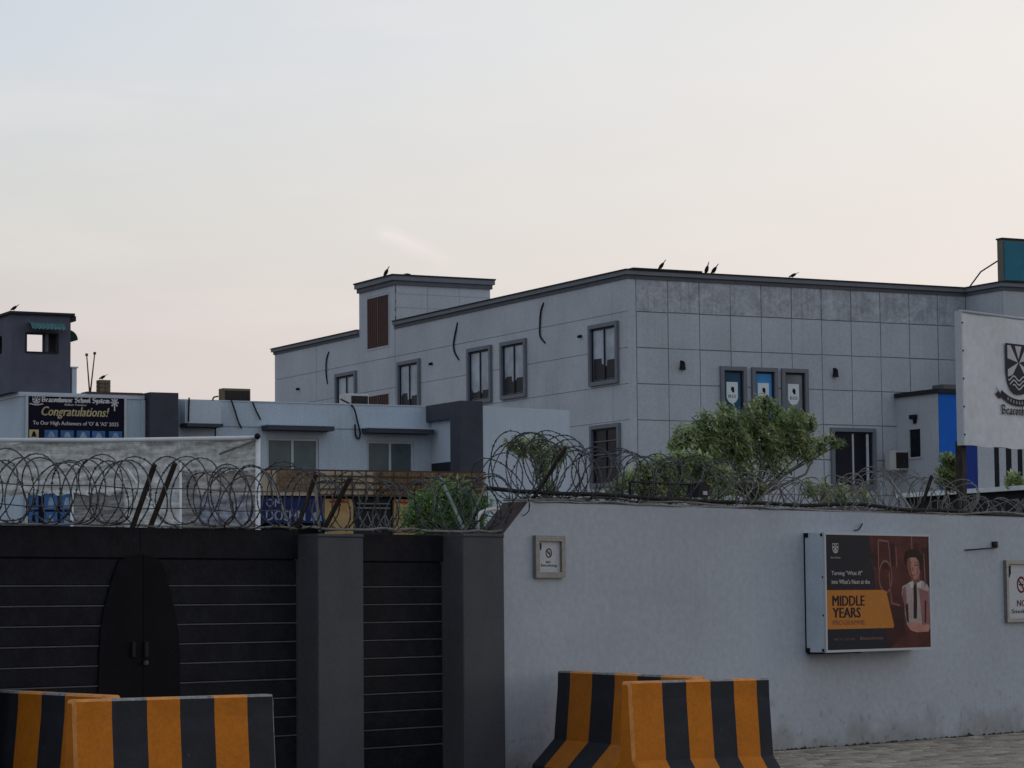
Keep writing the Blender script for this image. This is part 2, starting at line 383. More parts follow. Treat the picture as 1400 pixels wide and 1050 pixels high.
# broad-nib gothic strokes on a unit grid (x to the right, y up; x-height 1, capitals 1.6)
GL = {'B': (1.05, [((.15, 1.6), (.15, 0)), ((0, 1.5), (.35, 1.62), (.75, 1.4), (.75, 1.05), (.4, .85)), ((.4, .85), (.85, .65), (.85, .2), (.5, 0), (.1, .12))]),
      'S': (1.0, [((.85, 1.35), (.5, 1.62), (.15, 1.35), (.2, 1.0), (.7, .75), (.85, .4), (.5, 0), (.1, .2))]),
      'e': (.72, [((.5, .15), (.3, 0), (.12, .2), (.12, .8), (.35, 1), (.52, .72), (.14, .5))]),
      'a': (.75, [((.15, .9), (.4, 1), (.5, .8), (.5, .1), (.62, 0)), ((.5, .55), (.2, .45), (.12, .15), (.3, 0), (.5, .15))]),
      'c': (.65, [((.5, .85), (.3, 1), (.12, .8), (.12, .2), (.3, 0), (.5, .15))]),
      'o': (.72, [((.3, 1), (.12, .8), (.12, .2), (.3, 0), (.52, .2), (.52, .8), (.3, 1))]),
      'n': (.78, [((.05, .9), (.15, 1), (.15, 0)), ((.15, .85), (.4, 1), (.55, .8), (.55, 0), (.65, .05))]),
      'h': (.78, [((.15, 1.65), (.15, 0)), ((.15, .85), (.4, 1), (.55, .8), (.55, .1), (.4, -.15))]),
      'u': (.78, [((.05, .95), (.15, .9), (.15, .15), (.3, 0), (.55, .2)), ((.55, 1), (.55, 0), (.65, .05))]),
      's': (.65, [((.5, .9), (.3, 1), (.14, .8), (.5, .35), (.45, .1), (.25, 0), (.08, .12))]),
      'l': (.38, [((.15, 1.65), (.15, .1), (.27, 0))]),
      't': (.5, [((.18, 1.35), (.18, .15), (.32, 0)), ((.02, 1), (.38, 1))]),
      'y': (.75, [((.05, .95), (.15, .9), (.15, .2), (.3, .05), (.5, .2)), ((.52, 1), (.52, 0), (.3, -.4), (.08, -.35))]),
      'm': (1.15, [((.05, .9), (.15, 1), (.15, 0)), ((.15, .85), (.38, 1), (.5, .8), (.5, 0)), ((.5, .85), (.75, 1), (.88, .8), (.88, 0), (.98, .05))]),
      ' ': (.5, [])}
def hull(pts):
    pts = sorted(set(pts)); 
    def half(ps):
        h = []
        for p_ in ps:
            while len(h) > 1 and (h[-1][0] - h[-2][0]) * (p_[1] - h[-2][1]) - (h[-1][1] - h[-2][1]) * (p_[0] - h[-2][0]) <= 0: h.pop()
            h.append(p_)
        return h
    a, b = half(pts), half(pts[::-1]); return a[:-1] + b[:-1]
def gothic(s, x0, z0, w, xh, o, m, parent, fm=RF, nib=.2):
    W_ = sum(GL[ch][0] for ch in s); sx_ = w / W_; b = MB(); cx = 0; k = 0
    for ch in s:
        aw, strokes = GL[ch]
        for st in strokes:
            for (p0, p1) in zip(st, st[1:]):
                pts = [(round(x0 + (cx + px + ox) * sx_, 6), round(z0 + (py + oy) * xh, 6)) for px, py in (p0, p1) for ox, oy in ((-nib / 2, -nib * .35), (nib / 2, nib * .35), (-nib / 2, -nib * .35 + .07), (nib / 2, nib * .35 + .07))]
                b.flat(hull(pts), o + .0004 * (k % 5), fm); k += 1
        cx += aw
    return b.build('lettering', m, parent)
def ring(cx, cz, r0, r1, n=24, sx=1.):
    P = [(cx + math.cos(t) * r1 * sx, cz + math.sin(t) * r1) for t in [2 * math.pi * i / n for i in range(n)]]
    Q = [(cx + math.cos(t) * r0 * sx, cz + math.sin(t) * r0) for t in [2 * math.pi * i / n for i in range(n)]]
    return P, Q
def add_ring(b, cx, cz, r0, r1, o, fm=RF, n=24, sx=1., t0=0, t1=2 * math.pi):
    for i in range(n):
        a, c_ = t0 + (t1 - t0) * i / n, t0 + (t1 - t0) * (i + 1) / n
        b.add([fm(cx + math.cos(t) * r * sx, o, cz + math.sin(t) * r) for t, r in ((a, r0), (a, r1), (c_, r1), (c_, r0))], [(0, 1, 2, 3)])
def stroke(b, pts, w, o, fm=RF):
    for i, (p0, p1) in enumerate(zip(pts, pts[1:])):
        dx_, dz_ = p1[0] - p0[0], p1[1] - p0[1]; l = math.hypot(dx_, dz_) or 1; nx, nz_ = -dz_ / l * w / 2, dx_ / l * w / 2
        b.flat([(p0[0] + nx, p0[1] + nz_), (p1[0] + nx, p1[1] + nz_), (p1[0] - nx, p1[1] - nz_), (p0[0] - nx, p0[1] - nz_)], o + .0003 * (i % 3), fm)
def crest(x, z, w, h, o, m_dark, m_lite, parent, fm=RF, ribbon=True, big=True):
    """shield with a saltire of rays above wavy water, and a motto ribbon; x,z = centre of the shield's top edge"""
    def sh(k, zt=0.):
        P = [(-.5 * k, 0 - zt), (.5 * k, 0 - zt)]
        for i in range(9):
            t = i / 8; P.append((.5 * k * math.cos(t * math.pi / 2) ** .8 if t < 1 else 0, -.52 - .48 * math.sin(t * math.pi / 2) * (1 - .5 * (1 - k))))
        P += [(-a, b_) for a, b_ in P[2:-1][::-1]]
        return [(x + a * w, z + b_ * h) for a, b_ in P]
    b = MB(); b.flat(sh(1), o, fm); b.build('shield', m_dark, parent)
    b = MB(); hx, hz = x, z - .36 * h
    def tri(pts, k=1): b.flat([(x + a * w, z - c_ * h) for a, c_ in pts], o + .001 * k, fm)
    tri([(-.43, .04), (-.25, .04), (0, .34), (-.43, .16)][:1] + [(-.43, .30), (-.03, .36), (-.30, .04)])
    tri([(.43, .04), (.43, .30), (.03, .36), (.30, .04)])
    tri([(-.13, .04), (.13, .04), (.0, .30)])
    tri([(-.43, .66), (-.43, .52), (0, .36), (-.25, .62)])
    tri([(.43, .66), (.43, .52), (0, .36), (.25, .62)])
    b.build('shield_rays', m_lite, parent)
    b = MB()
    for r_ in range(3):
        pts = []
        hw = (.42, .36, .24)[r_]
        for i in range(17):
            t = -1 + i / 8; pts.append((x + t * hw * w, z - (.68 + .085 * r_ + .045 * math.cos(t * hw * 16)) * h))
        stroke(b, pts, .028 * h, o + .001, fm)
    b.build('shield_waves', m_lite, parent)
    if ribbon:
        b = MB(); P = []
        for i in range(13):
            t = -1 + i / 6; P.append((x + t * .72 * w, z - (1.16 - .17 * t * t) * h))
        stroke(b, P, .13 * h, o, fm)
        for sg in (-1, 1):
            b.flat([(x + sg * .70 * w, z - 1.05 * h), (x + sg * .92 * w, z - .86 * h), (x + sg * .84 * w, z - .97 * h), (x + sg * .93 * w, z - 1.02 * h), (x + sg * .76 * w, z - 1.12 * h)], o + .0012, fm)
        b.build('motto_ribbon', m_dark, parent)
        if big:
            b = MB()
            for i in range(9):
                t = -.62 + i * 1.24 / 8; cx_ = x + t * .72 * w; cz_ = z - (1.16 - .17 * t * t) * h
                stroke(b, [(cx_ - .02 * w, cz_ - .03 * h), (cx_, cz_ + .03 * h), (cx_ + .02 * w, cz_ - .03 * h)], .014 * h, o + .002, fm)
            b.build('motto', m_lite, parent)

# ------------------------------------------------------------------ frames of the place
AW, AB = .83700786, math.pi / 2 - 1.09066705
P0 = atz(1062, 1027, 0); W = Frame(P0, AW)                 # compound wall and gates
B = Frame(aty(859, 450, 85), AB)                           # tall panelled building, origin at its near corner
G = Frame(aty(413, 552, 68), AB)                           # low building

# ------------------------------------------------------------------ ground
g = MB(); g.add([(-900, -60, -.012), (900, -60, -.012), (900, 1500, -.012), (-900, 1500, -.012)], [(0, 1, 2, 3)])
tag(g.build('ground', C['soil']), 'bare brown earth ground under and around the compound', kind='structure')
dv = MB(); dv.box(-24, 30, -7.2, -.03, -.03, -.006)
drive = tag(dv.build('driveway', C['joint_sand'], None, W, (0, 0, 0)), 'brick paved driveway in front of the grey wall', kind='structure')
pl, pw = .30, .15
cells = []
for j in range(int(6.9 / pw)):
    b0 = -.05 - (j + 1) * pw
    for i in range(int(36 / pl)):
        a0 = -13 + i * pl + (pl / 2 if j % 2 else 0)
        cells.append((a0, b0))
def score(c_):
    P = W.w((c_[0] + pl / 2, c_[1] + pw / 2, 0)); q_ = P - EYE
    x = 700 + FPX * q_.dot(RT) / q_.dot(FW); y = 525 - FPX * q_.dot(UP) / q_.dot(FW)
    vis = 1055 < x < 1412 and y < 1056
    return (0 if vis else 1, q_.length)
cells.sort(key=score)
pm = [C['paver'], C['paver_pale'], C['paver_dark']]
def paver_mesh(mi):
    b = MB(); c_ = .012; t = 0.0
    b.add([(0, 0, -.03), (pl - .014, 0, -.03), (pl - .014, pw - .014, -.03), (0, pw - .014, -.03),
           (0, 0, -.007), (pl - .014, 0, -.007), (pl - .014, pw - .014, -.007), (0, pw - .014, -.007),
           (c_, c_, 0), (pl - .014 - c_, c_, 0), (pl - .014 - c_, pw - .014 - c_, 0), (c_, pw - .014 - c_, 0)],
          [(0, 1, 5, 4), (1, 2, 6, 5), (2, 3, 7, 6), (3, 0, 4, 7), (4, 5, 9, 8), (5, 6, 10, 9), (6, 7, 11, 10), (7, 4, 8, 11), (8, 9, 10, 11)])
    me = bpy.data.meshes.new('paver'); me.from_pydata(b.v, [], b.f); me.materials.append(pm[mi]); return me
pms = [paver_mesh(i) for i in range(3)]
for k, (a, b0) in enumerate(cells[:298]):
    o = bpy.data.objects.new('paver', random.choices(pms, (5, 3, 2))[0]); COL.objects.link(o); o.parent = drive
    o.location = (a + ru(-.004, .004), b0 + ru(-.003, .003), .004 + ru(-.004, .006)); o.rotation_euler = (ru(-.02, .02), ru(-.012, .012), ru(-.01, .01))
st = MB()
for (a, b0) in cells[298:]:
    z = .004 + ru(-.004, .006); t1, t2 = ru(-.002, .002), ru(-.002, .002); mi = random.choices((0, 1, 2), (5, 3, 2))[0]
    src = pms[0]
    st.add([(a + v.co.x, b0 + v.co.y, z + v.co.z + (t1 if v.co.x > .1 else t2)) for v in src.vertices], [tuple(p_.vertices) for p_ in src.polygons], mi)
tag(st.build('paving_field', pm, drive), kind='stuff')
# dirt and moss crumbs along the foot of the wall
mo = MB()
for i in range(420):
    a = ru(-4.2, 9); s_ = ru(.015, .05) * (1.8 if rnd() < .06 else 1); y_ = -.01 - abs(random.gauss(0, .025))
    vs = [(a + math.cos(t) * s_ * ru(.8, 1.6), y_ - abs(math.sin(t)) * s_ * .7 - .001, 0 if i_ < 5 else 0) for i_, t in enumerate([2 * math.pi * k / 5 for k in range(5)])]
    vs.append((a + ru(-.01, .01), y_ - s_ * .3, s_ * ru(.2, .7)))
    mo.add([(v[0], v[1], v[2] + .004) for v in vs], [(0, 1, 5), (1, 2, 5), (2, 3, 5), (3, 4, 5), (4, 0, 5)])
tag(mo.build('moss', C['moss'], None, W, (0, 0, 0)), 'dark moss and dirt crumbs along the foot of the grey wall', 'moss', kind='stuff')

# ------------------------------------------------------------------ compound wall
WT = 2.585
zc = W.R(687, 731)[1]
ul, us = W.R(686.5, 731)[0], W.R(722, 686)[0]
UEND = 34
wl = thing('compound_wall', 'painted pale grey compound wall with a sloped left end beside the dark pillar', 'wall', W, (ul, 0, 0))
b = MB(); TH = .30
# body: outline along the wall, gently subdivided top so that its line wanders a little
top = [(us + (UEND - us) * i / 28, WT + (random.gauss(0, .004) if 0 < i < 28 else 0)) for i in range(29)]
out = [(ul, -.02), (UEND, -.02)] + top[::-1] + [(ul, zc - .015)]
b.prism(out, -TH, 0)
wm = b.build('masonry', C['wall_paint'], wl)
b = MB(); e = .004      # raw masonry cap of the sloped end
dxs, dzs = us - ul, WT - zc + .015; l_ = math.hypot(dxs, dzs); nx_, nz_ = -dzs / l_ * .012, dxs / l_ * .012
b.prism([(ul, zc - .015), (us, WT), (us + nx_, WT + nz_), (ul + nx_, zc - .015 + nz_)], -TH - .02, -.012)
b.build('sloped_cap', C['raw_brick_end'], wl)
b = MB(); b.box(us, UEND, .02, TH - .02, WT - .002, WT + .012); b.build('coping', C['concrete_grey'], wl)

# ------------------------------------------------------------------ pillars and gates
PF, GB = -.12, .15
def pillar(xa, xb, xside, lab, right=None):
    a0 = W.R(xa, 731, PF)[0]; a1 = W.R(xb, 731, PF)[0] if right is None else right
    zt = W.R((xa + xb) / 2, 730, PF)[1]
    t = thing('gate_pillar', lab, 'pillar', W, (a0, PF, 0), 'dark gate pillars')
    b = MB(); b.cbox(a0, a1, -.40, -PF, 0, zt - .03, RF, .008)
    b.build('shaft', C['pillar_paint'], t)
    b = MB(); b.cbox(a0 - .004, a1 + .004, -.404, -PF + .006, zt - .03, zt, RF, .008); b.build('pillar_cap', C['pillar_paint'], t)
    return a0, a1, zt
pa0, pa1, pz = pillar(435, 497, 402, 'wide dark grey gate pillar between the double gate and the narrow side gate')
pb0, pb1, _ = pillar(633, 689, 608, 'dark grey gate pillar standing against the pale wall')
GZ = W.R(200, 721.5, GB)[1]
um = W.R(188, 850, GB)[0]
ul0 = um - (pa0 - um)
def gate_leaf(u0, u1, zs, ztop, name, lab, group, plate=None, zb=.05, plate_side=None):
    t = thing(name, lab, 'gate', W, (u0, GB, zb), group)
    fm = FM('R', GB)
    # backing sheet and stiles
    b = MB(); b.box(u0 + .01, u1 - .01, -.03, -.002, zb, ztop, fm); b.build('backing_sheet', C['gate_paint'], t)
    tb = MB(); tb.cbox(u0 + .0, u1 - .0, 0, .030, zs[0] + .24, ztop, fm, .004); tb.build('top_board', C['gate_paint'], t)
    edges = [zs[0] + .228] + zs
    for i in range(len(zs)):
        b = MB(); b.cbox(u0 + .012, u1 - .012, 0, .022, edges[i + 1] + .014, edges[i] - (.002 if i else 0), fm, .004); b.build('slat', C['gate_paint'], t)
        sg = MB(); sg.cbox(u0 + .02, u1 - .02, 0, .027, zs[i] - .001, zs[i] + .011, fm, .003)
        sg.build('trim_strip', C['gate_strip'], t)
    b = MB(); b.cbox(u0 + .012, u1 - .012, 0, .022, zb, zs[-1] - .006, fm, .004); b.build('kick_board', C['gate_paint'], t)
    if plate:
        pts = [W.R(x, y, GB) for x, y in plate]
        b = MB(); b.prism(pts, .0225, .038, fm); b.build('centre_plate', C['gate_plate'], t)
    return t, fm
zr = [W.R(100, y, GB)[1] for y in (802, 829.5, 857, 884.5, 912, 940)]
dz = (zr[0] - zr[-1]) / 5
zm = [zr[0] - dz * i for i in range(20) if zr[0] - dz * i > .35]
lp = [(191.2, 758), (172, 760), (158, 768), (150, 790), (144, 812), (138, 835), (134, 862), (132, 890), (131, 930), (130, 1000), (130, 1090), (191.2, 1090)]
rp = [(192, 758), (207, 761), (218, 770), (224, 790), (230, 812), (236, 838), (240, 865), (242, 892), (242, 930), (243, 1000), (243, 1090), (192, 1090)]
gl, fmg = gate_leaf(ul0, um - .001, zm, GZ, 'gate_leaf', 'black slatted gate leaf left of the latch, cut by the left edge', 'leaves of the black double gate', lp)
gr, _ = gate_leaf(um + .001, pa0 - .02, zm, GZ, 'gate_leaf', 'black slatted gate leaf right of the latch, hinged at the wide pillar', 'leaves of the black double gate', rp)
zs0 = W.R(550, 803, GB)[1]; zs1 = W.R(550, 1021, GB)[1]; dzz = (zs0 - zs1) / 9
gs, _ = gate_leaf(pa1 + .02, pb0 - .02, [zs0 - dzz * i for i in range(10)], W.R(550, 731, GB)[1], 'side_gate', 'narrow black slatted side gate between the two dark pillars', None)
for t, x0, x1 in ((gl, 174, 181), (gr, 191, 199)):
    b = MB(); u0, z0 = W.R(x0, 902, GB); u1, z1 = W.R(x1, 874, GB); b.cbox(u0 + .01, u1 - .01, .038, .058, z0 + .02, z1 - .02, fmg, .006); b.build('pull_handle', C['black_metal'], t)
b = MB(); u0, z0 = W.R(192, 909, GB); b.cbox(u0, u0 + .028, .040, .075, z0, z0 + .035, fmg, .006); b.build('padlock', C['gate_strip'], gr)
# pillar on the far left that carries the left leaf (just outside the photo)
t = thing('gate_pillar', 'dark gate pillar carrying the left gate leaf at the left edge', 'pillar', W, (ul0 - .75, PF, 0), 'dark gate pillars')
b = MB(); b.cbox(ul0 - .75, ul0 - .02, -.40, -PF, 0, pz, RF, .008); b.build('shaft', C['pillar_paint'], t)

wl2 = thing('compound_wall', 'painted pale grey compound wall continuing left of the gates beyond the far left pillar', 'wall', W, (ul0 - .76, 0, 0))
b = MB(); b.box(ul0 - 14, ul0 - .76, 0, TH, -.02, WT - .2); b.build('masonry', C['wall_paint'], wl2)

# ------------------------------------------------------------------ jersey barriers
def barrier(px0, px1, lab, grp, stripes, ext0=0., ext1=0., first=0, faceleft=False):
    """px0, px1: two pixels on the front top edge; stripes: pixels along it where the colour changes"""
    H = .95
    A = atz(*px0, H); Bp = atz(*px1, H); d = (Bp - A); d.z = 0; Ln = d.length; d.normalize(); n = Vector((d.y, -d.x, 0))     # n toward the viewer's side
    if n.dot(A - EYE) > 0: n = -n
    fr = Frame(A, math.atan2(d.y, d.x))
    t = lambda px: fr.R(px[0], px[1])[0]
    yl = lambda x: px0[1] + (px1[1] - px0[1]) * (x - px0[0]) / (px1[0] - px0[0])
    ts = [t((x, yl(x))) for x in stripes]
    prof = [(-.12, 0), (-.12, .05), (.115, .295), (.16, .80), (.163, H - .016), (.178, H), (.30, H), (.315, H - .012), (.32, .80), (.365, .295), (.60, .05), (.60, 0)]
    prof = [((y - .24) * 1.0 + .24 - .175, z) for y, z in prof]
    secs = [-ext0] + ts + [Ln + ext1]
    b = MB(); rings = []
    def sec(tv, k=0.):
        return [(tv, y + (.06 * k if y < .065 else -.06 * k) * (1 if z > .29 else .3), z - (k * .05 if z > .9 else 0)) for y, z in prof]
    S = [(secs[0], .5)] + [(secs[0] + .02, 0)] + [(s_, 0) for s_ in secs[1:-1]] + [(secs[-1] - .02, 0), (secs[-1], .5)]
    n_ = len(prof); base = len(b.v)
    for tv, k in S: b.v += sec(tv, k)
    for i in range(len(S) - 1):
        si = max(0, min(len(secs) - 2, i - 1)); mi = (si + first) % 2
        for k in range(n_):
            b.f.append((base + i * n_ + k, base + i * n_ + (k + 1) % n_, base + (i + 1) * n_ + (k + 1) % n_, base + (i + 1) * n_ + k)); b.m.append(mi + 2 if k in (4, 5, 6) or (k in (3, 2) and i in (0, len(S) - 2)) else mi)  # top faces and end edges get the worn paint with painted highlight
    b.f.append(tuple(base + k for k in range(n_))); b.m.append(first % 2)
    b.f.append(tuple(base + (len(S) - 1) * n_ + k for k in range(n_ - 1, -1, -1))); b.m.append((len(secs) - 2 + first) % 2)
    o = b.build('road_barrier', [C['orange_paint'], C['black_paint'], C['orange_worn_lit'], C['black_worn_lit']], None, fr, (0, 0, 0))
    return tag(o, lab, 'barrier', grp)
GRP = 'orange and black striped concrete barriers'
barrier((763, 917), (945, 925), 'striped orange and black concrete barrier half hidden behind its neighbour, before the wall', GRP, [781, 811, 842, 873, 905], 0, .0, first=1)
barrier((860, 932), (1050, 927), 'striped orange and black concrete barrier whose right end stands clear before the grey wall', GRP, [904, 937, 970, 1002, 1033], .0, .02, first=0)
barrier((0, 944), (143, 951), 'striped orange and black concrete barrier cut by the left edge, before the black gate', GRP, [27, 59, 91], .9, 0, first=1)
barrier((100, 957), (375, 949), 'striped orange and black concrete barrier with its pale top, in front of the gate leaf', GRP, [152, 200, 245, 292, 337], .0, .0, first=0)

# ------------------------------------------------------------------ the tall panelled building
bld = thing('school_building', 'tall grey panelled flat-roofed building with dark framed windows behind the wall', 'building', B, (0, 0, 0))
XI = B.R(1320, 392)[0]
YW = B.L(1370, 384, XI)[0]          # front of the right wing (negative: nearer)
YT0, YT1 = B.L(541, 447)[0], B.L(492.5, 453)[0]
YE = B.L(376.5, 480)[0]
RZ, CZ = 11.86, 11.60
FR_, FL_ = FM('R', 0.), FM('L', 0.)
b = MB(); b.box(0, XI + 14, 0, 1.0, -.05, CZ); b.box(0, 1.0, 1.0, YE, -.05, CZ); b.box(1.0, XI + 14, YE - 1, YE, -.05, CZ); b.box(1.0, XI + 14, 1.0, YE - 1, CZ - .5, CZ - .3)
b.box(XI, XI + 14, YW, 0, -.05, CZ)
b.build('wall_core', C['facade_joint'], bld)
# windows: (face, a0, a1, z0, z1, style)
WIN = []
def rect(fn, x0, x1, yt, yb, a=0):
    """yt at x1 for left-side faces"""
    p, q_ = fn(x0, yt[0], a), fn(x1, yt[1], a); r = fn((x0 + x1) / 2, yb, a)
    return min(p[0], q_[0]), max(p[0], q_[0]), r[1], (p[1] + q_[1]) / 2
ZT, ZB = 10.34, 8.40
for (x0, x1, sty) in ((808, 847.5, 'tall'), (687, 721.5, 'tall'), (641.5, 674, 'tall'), (546, 576, 'tall'), (461, 489, 'tall')):
    r = rect(B.L, x0, x1, (460, 455), 520); WIN.append(('L', r[0], r[1], ZB, ZT, sty))
r = rect(B.L, 810, 850, (582, 577), 664); WIN.append(('L', r[0], r[1], 5.19, 7.15, 'lower'))
for x0, x1, sty in ((983, 1018.5, 'navy'), (1025.8, 1061, 'blue'), (1066.5, 1102.5, 'grey')):
    r0, r1 = B.R(x0, 505)[0], B.R(x1, 505)[0]; WIN.append(('R', r0, r1, 6.35, 8.97, sty))
WIN.append(('R', B.R(1134, 590)[0], B.R(1195, 590)[0], 5.15, 7.12, 'dark'))
hR = [w[1:5] for w in WIN if w[0] == 'R']; hL = [w[1:5] for w in WIN if w[0] == 'L']
L_low = rect(B.L, 503.4, 533.5, (528, 523), 552); L_up = rect(B.L, 503, 533, (408, 401), 474)
hL2 = hL + [(L_low[0], L_low[1], 7.9, 9.32), (L_up[0], L_up[1], 11.0, 13.0)]
# panels on the right-hand face: eleven columns
c0, c1 = .27, 12.90; cw = (c1 - c0) / 11
rows = [11.60, 10.587, 9.458, 8.335, 7.21, 6.08, 4.95, 3.82, 2.69, 1.5, .0]
for j in range(len(rows) - 1):
    for i in range(11):
        b = MB(); gp = ru(.010, .020)
        b.slab(c0 + i * cw + gp, c0 + (i + 1) * cw - gp, rows[j + 1] + gp, rows[j] - (gp if j else 0), -.002, .03, hR, FR_)
        if b.v: b.build('wall_panel', C['facade_scuffed'] if j == 0 else C['facade_plaster'], bld)
b = MB(); b.slab(.0, c0 - .012, 0, CZ, -.002, .03, [], FR_); b.build('corner_strip', C['facade_plaster'], bld)
# bands on the long left-hand face
cols = [.0, .95, 16.98]
for j in range(len(rows) - 1):
    for i in range(len(cols) - 1):
        b = MB(); gp = .008
        b.slab(cols[i] + (gp if i else -.03), cols[i + 1] - gp, rows[j + 1] + gp, rows[j] - (gp if j else 0), -.002, .03, hL2, FL_)
        if b.v: b.build('wall_panel', C['facade_plaster'], bld)
    for (q0, q1) in ((YT0 + .0, YT1), (YT1 + .02, 24.2), (24.22, YE)):
        b = MB(); b.slab(q0, q1 - .01, rows[j + 1] + gp, rows[j] - (gp if j else 0), -.002, .03 if q0 > YT1 else .04, hL2, FL_)
        if b.v: b.build('wall_panel', C['facade_plaster'], bld)
# right wing face
wing = FM('R', YW)
b = MB(); b.slab(XI, XI + 14, 0, CZ, -.002, .03, [], wing); b.build('wing_wall', C['facade_plaster'], bld)
b = MB(); b.slab(YW, -.03, 0, CZ, -.002, .03, [], FM('L', XI)); b.build('wing_side_wall', C['facade_plaster'], bld)
# cornices, butted end to end
def cornice(segs, z0, z1, name='cornice'):
    """segs: list of plan rectangles grown outward, stacked in three steps"""
    h = z1 - z0
    for k, (a_, b_, og, m_) in enumerate(((0, .42, .07, 'cornice_grey'), (.42, .86, .14, 'window_trim'), (.86, 1., .17, 'cap_dark'))):
        b = MB()
        for f_ in segs: f_(b, og, z0 + a_ * h, z0 + b_ * h)
        b.build(name, C[m_], bld)
cornice([lambda b, g_, z0, z1: b.box(-g_, XI - g_, -g_, .35, z0, z1), lambda b, g_, z0, z1: b.box(-g_, .35, .35, YT0, z0, z1)], CZ, RZ + .03)
cornice([lambda b, g_, z0, z1: b.box(-g_, .35, YT1, YE + g_, z0, z1)], CZ, RZ)
cornice([lambda b, g_, z0, z1: b.box(XI - g_, XI + 14, YW - g_, YW + .35, z0, z1), lambda b, g_, z0, z1: b.box(XI - g_, XI + .35, YW + .35, .35, z0, z1)], CZ, RZ + .03)
b = MB(); b.box(.1, 2.6, -.19, .2, RZ + .03, RZ + .075); b.build('parapet_flashing', C['cap_dark'], bld)
# stair tower
XT = B.R(670, 400, YT0)[0]; TZ0, TZ1 = 13.22, 13.60
b = MB(); b.box(-.03, XT, YT0, YT1, RZ - .3, TZ0); b.build('stair_tower', C['facade_plaster'], bld)
b = MB(); b.slab(YT0, YT1, CZ, TZ0, -.03, .04, [(L_up[0], L_up[1], 11.0, 13.0)], FL_); b.build('stair_tower_face', C['facade_plaster'], bld)
cornice([lambda b, g_, z0, z1: b.box(-g_ - .04, XT + g_, YT0 - g_, YT1 + g_, z0, z1)], TZ0, TZ1, 'tower_cornice')
b = MB()
for k in (1, 2): b.box(0, XT, -.003, .004, RZ + .03 + k * .5, RZ + .045 + k * .5, FM('R', YT0))
for k in (1, 2): b.box(XT * k / 3, XT * k / 3 + .015, -.003, .004, RZ, TZ0, FM('R', YT0))
b.build('tower_joint', C['facade_joint'], bld)
def louvre(a0, a1, z0, z1):
    w_ = tag(MB().slab(a0 - .03, a1 + .03, z0 - .03, z1 + .03, .0, .055, [(a0 + .03, a1 - .03, z0 + .03, z1 - .03)], FL_).build('louvre_window', C['facade_plaster'], bld))
    b = MB(); b.box(a0 + .03, a1 - .03, .0, .035, z0 + .03, z1 - .03, FL_)
    n_ = 11
    for k in range(n_):
        a = a0 + .05 + (a1 - a0 - .1) * (k + .5) / n_; b.box(a - .03, a + .03, .035, .05, z0 + .03, z1 - .03, FL_)
    b.build('louvre_panel', C['brown_louvre'], w_)
    m = (a0 + a1) / 2; b = MB(); b.box(m - .02, m + .02, .05, .06, z0 + .03, z1 - .03, FL_); b.build('centre_bar', C['sign_edge'], w_)
louvre(L_low[0], L_low[1], 7.9, 9.30); louvre(L_up[0], L_up[1], 11.02, 12.95)
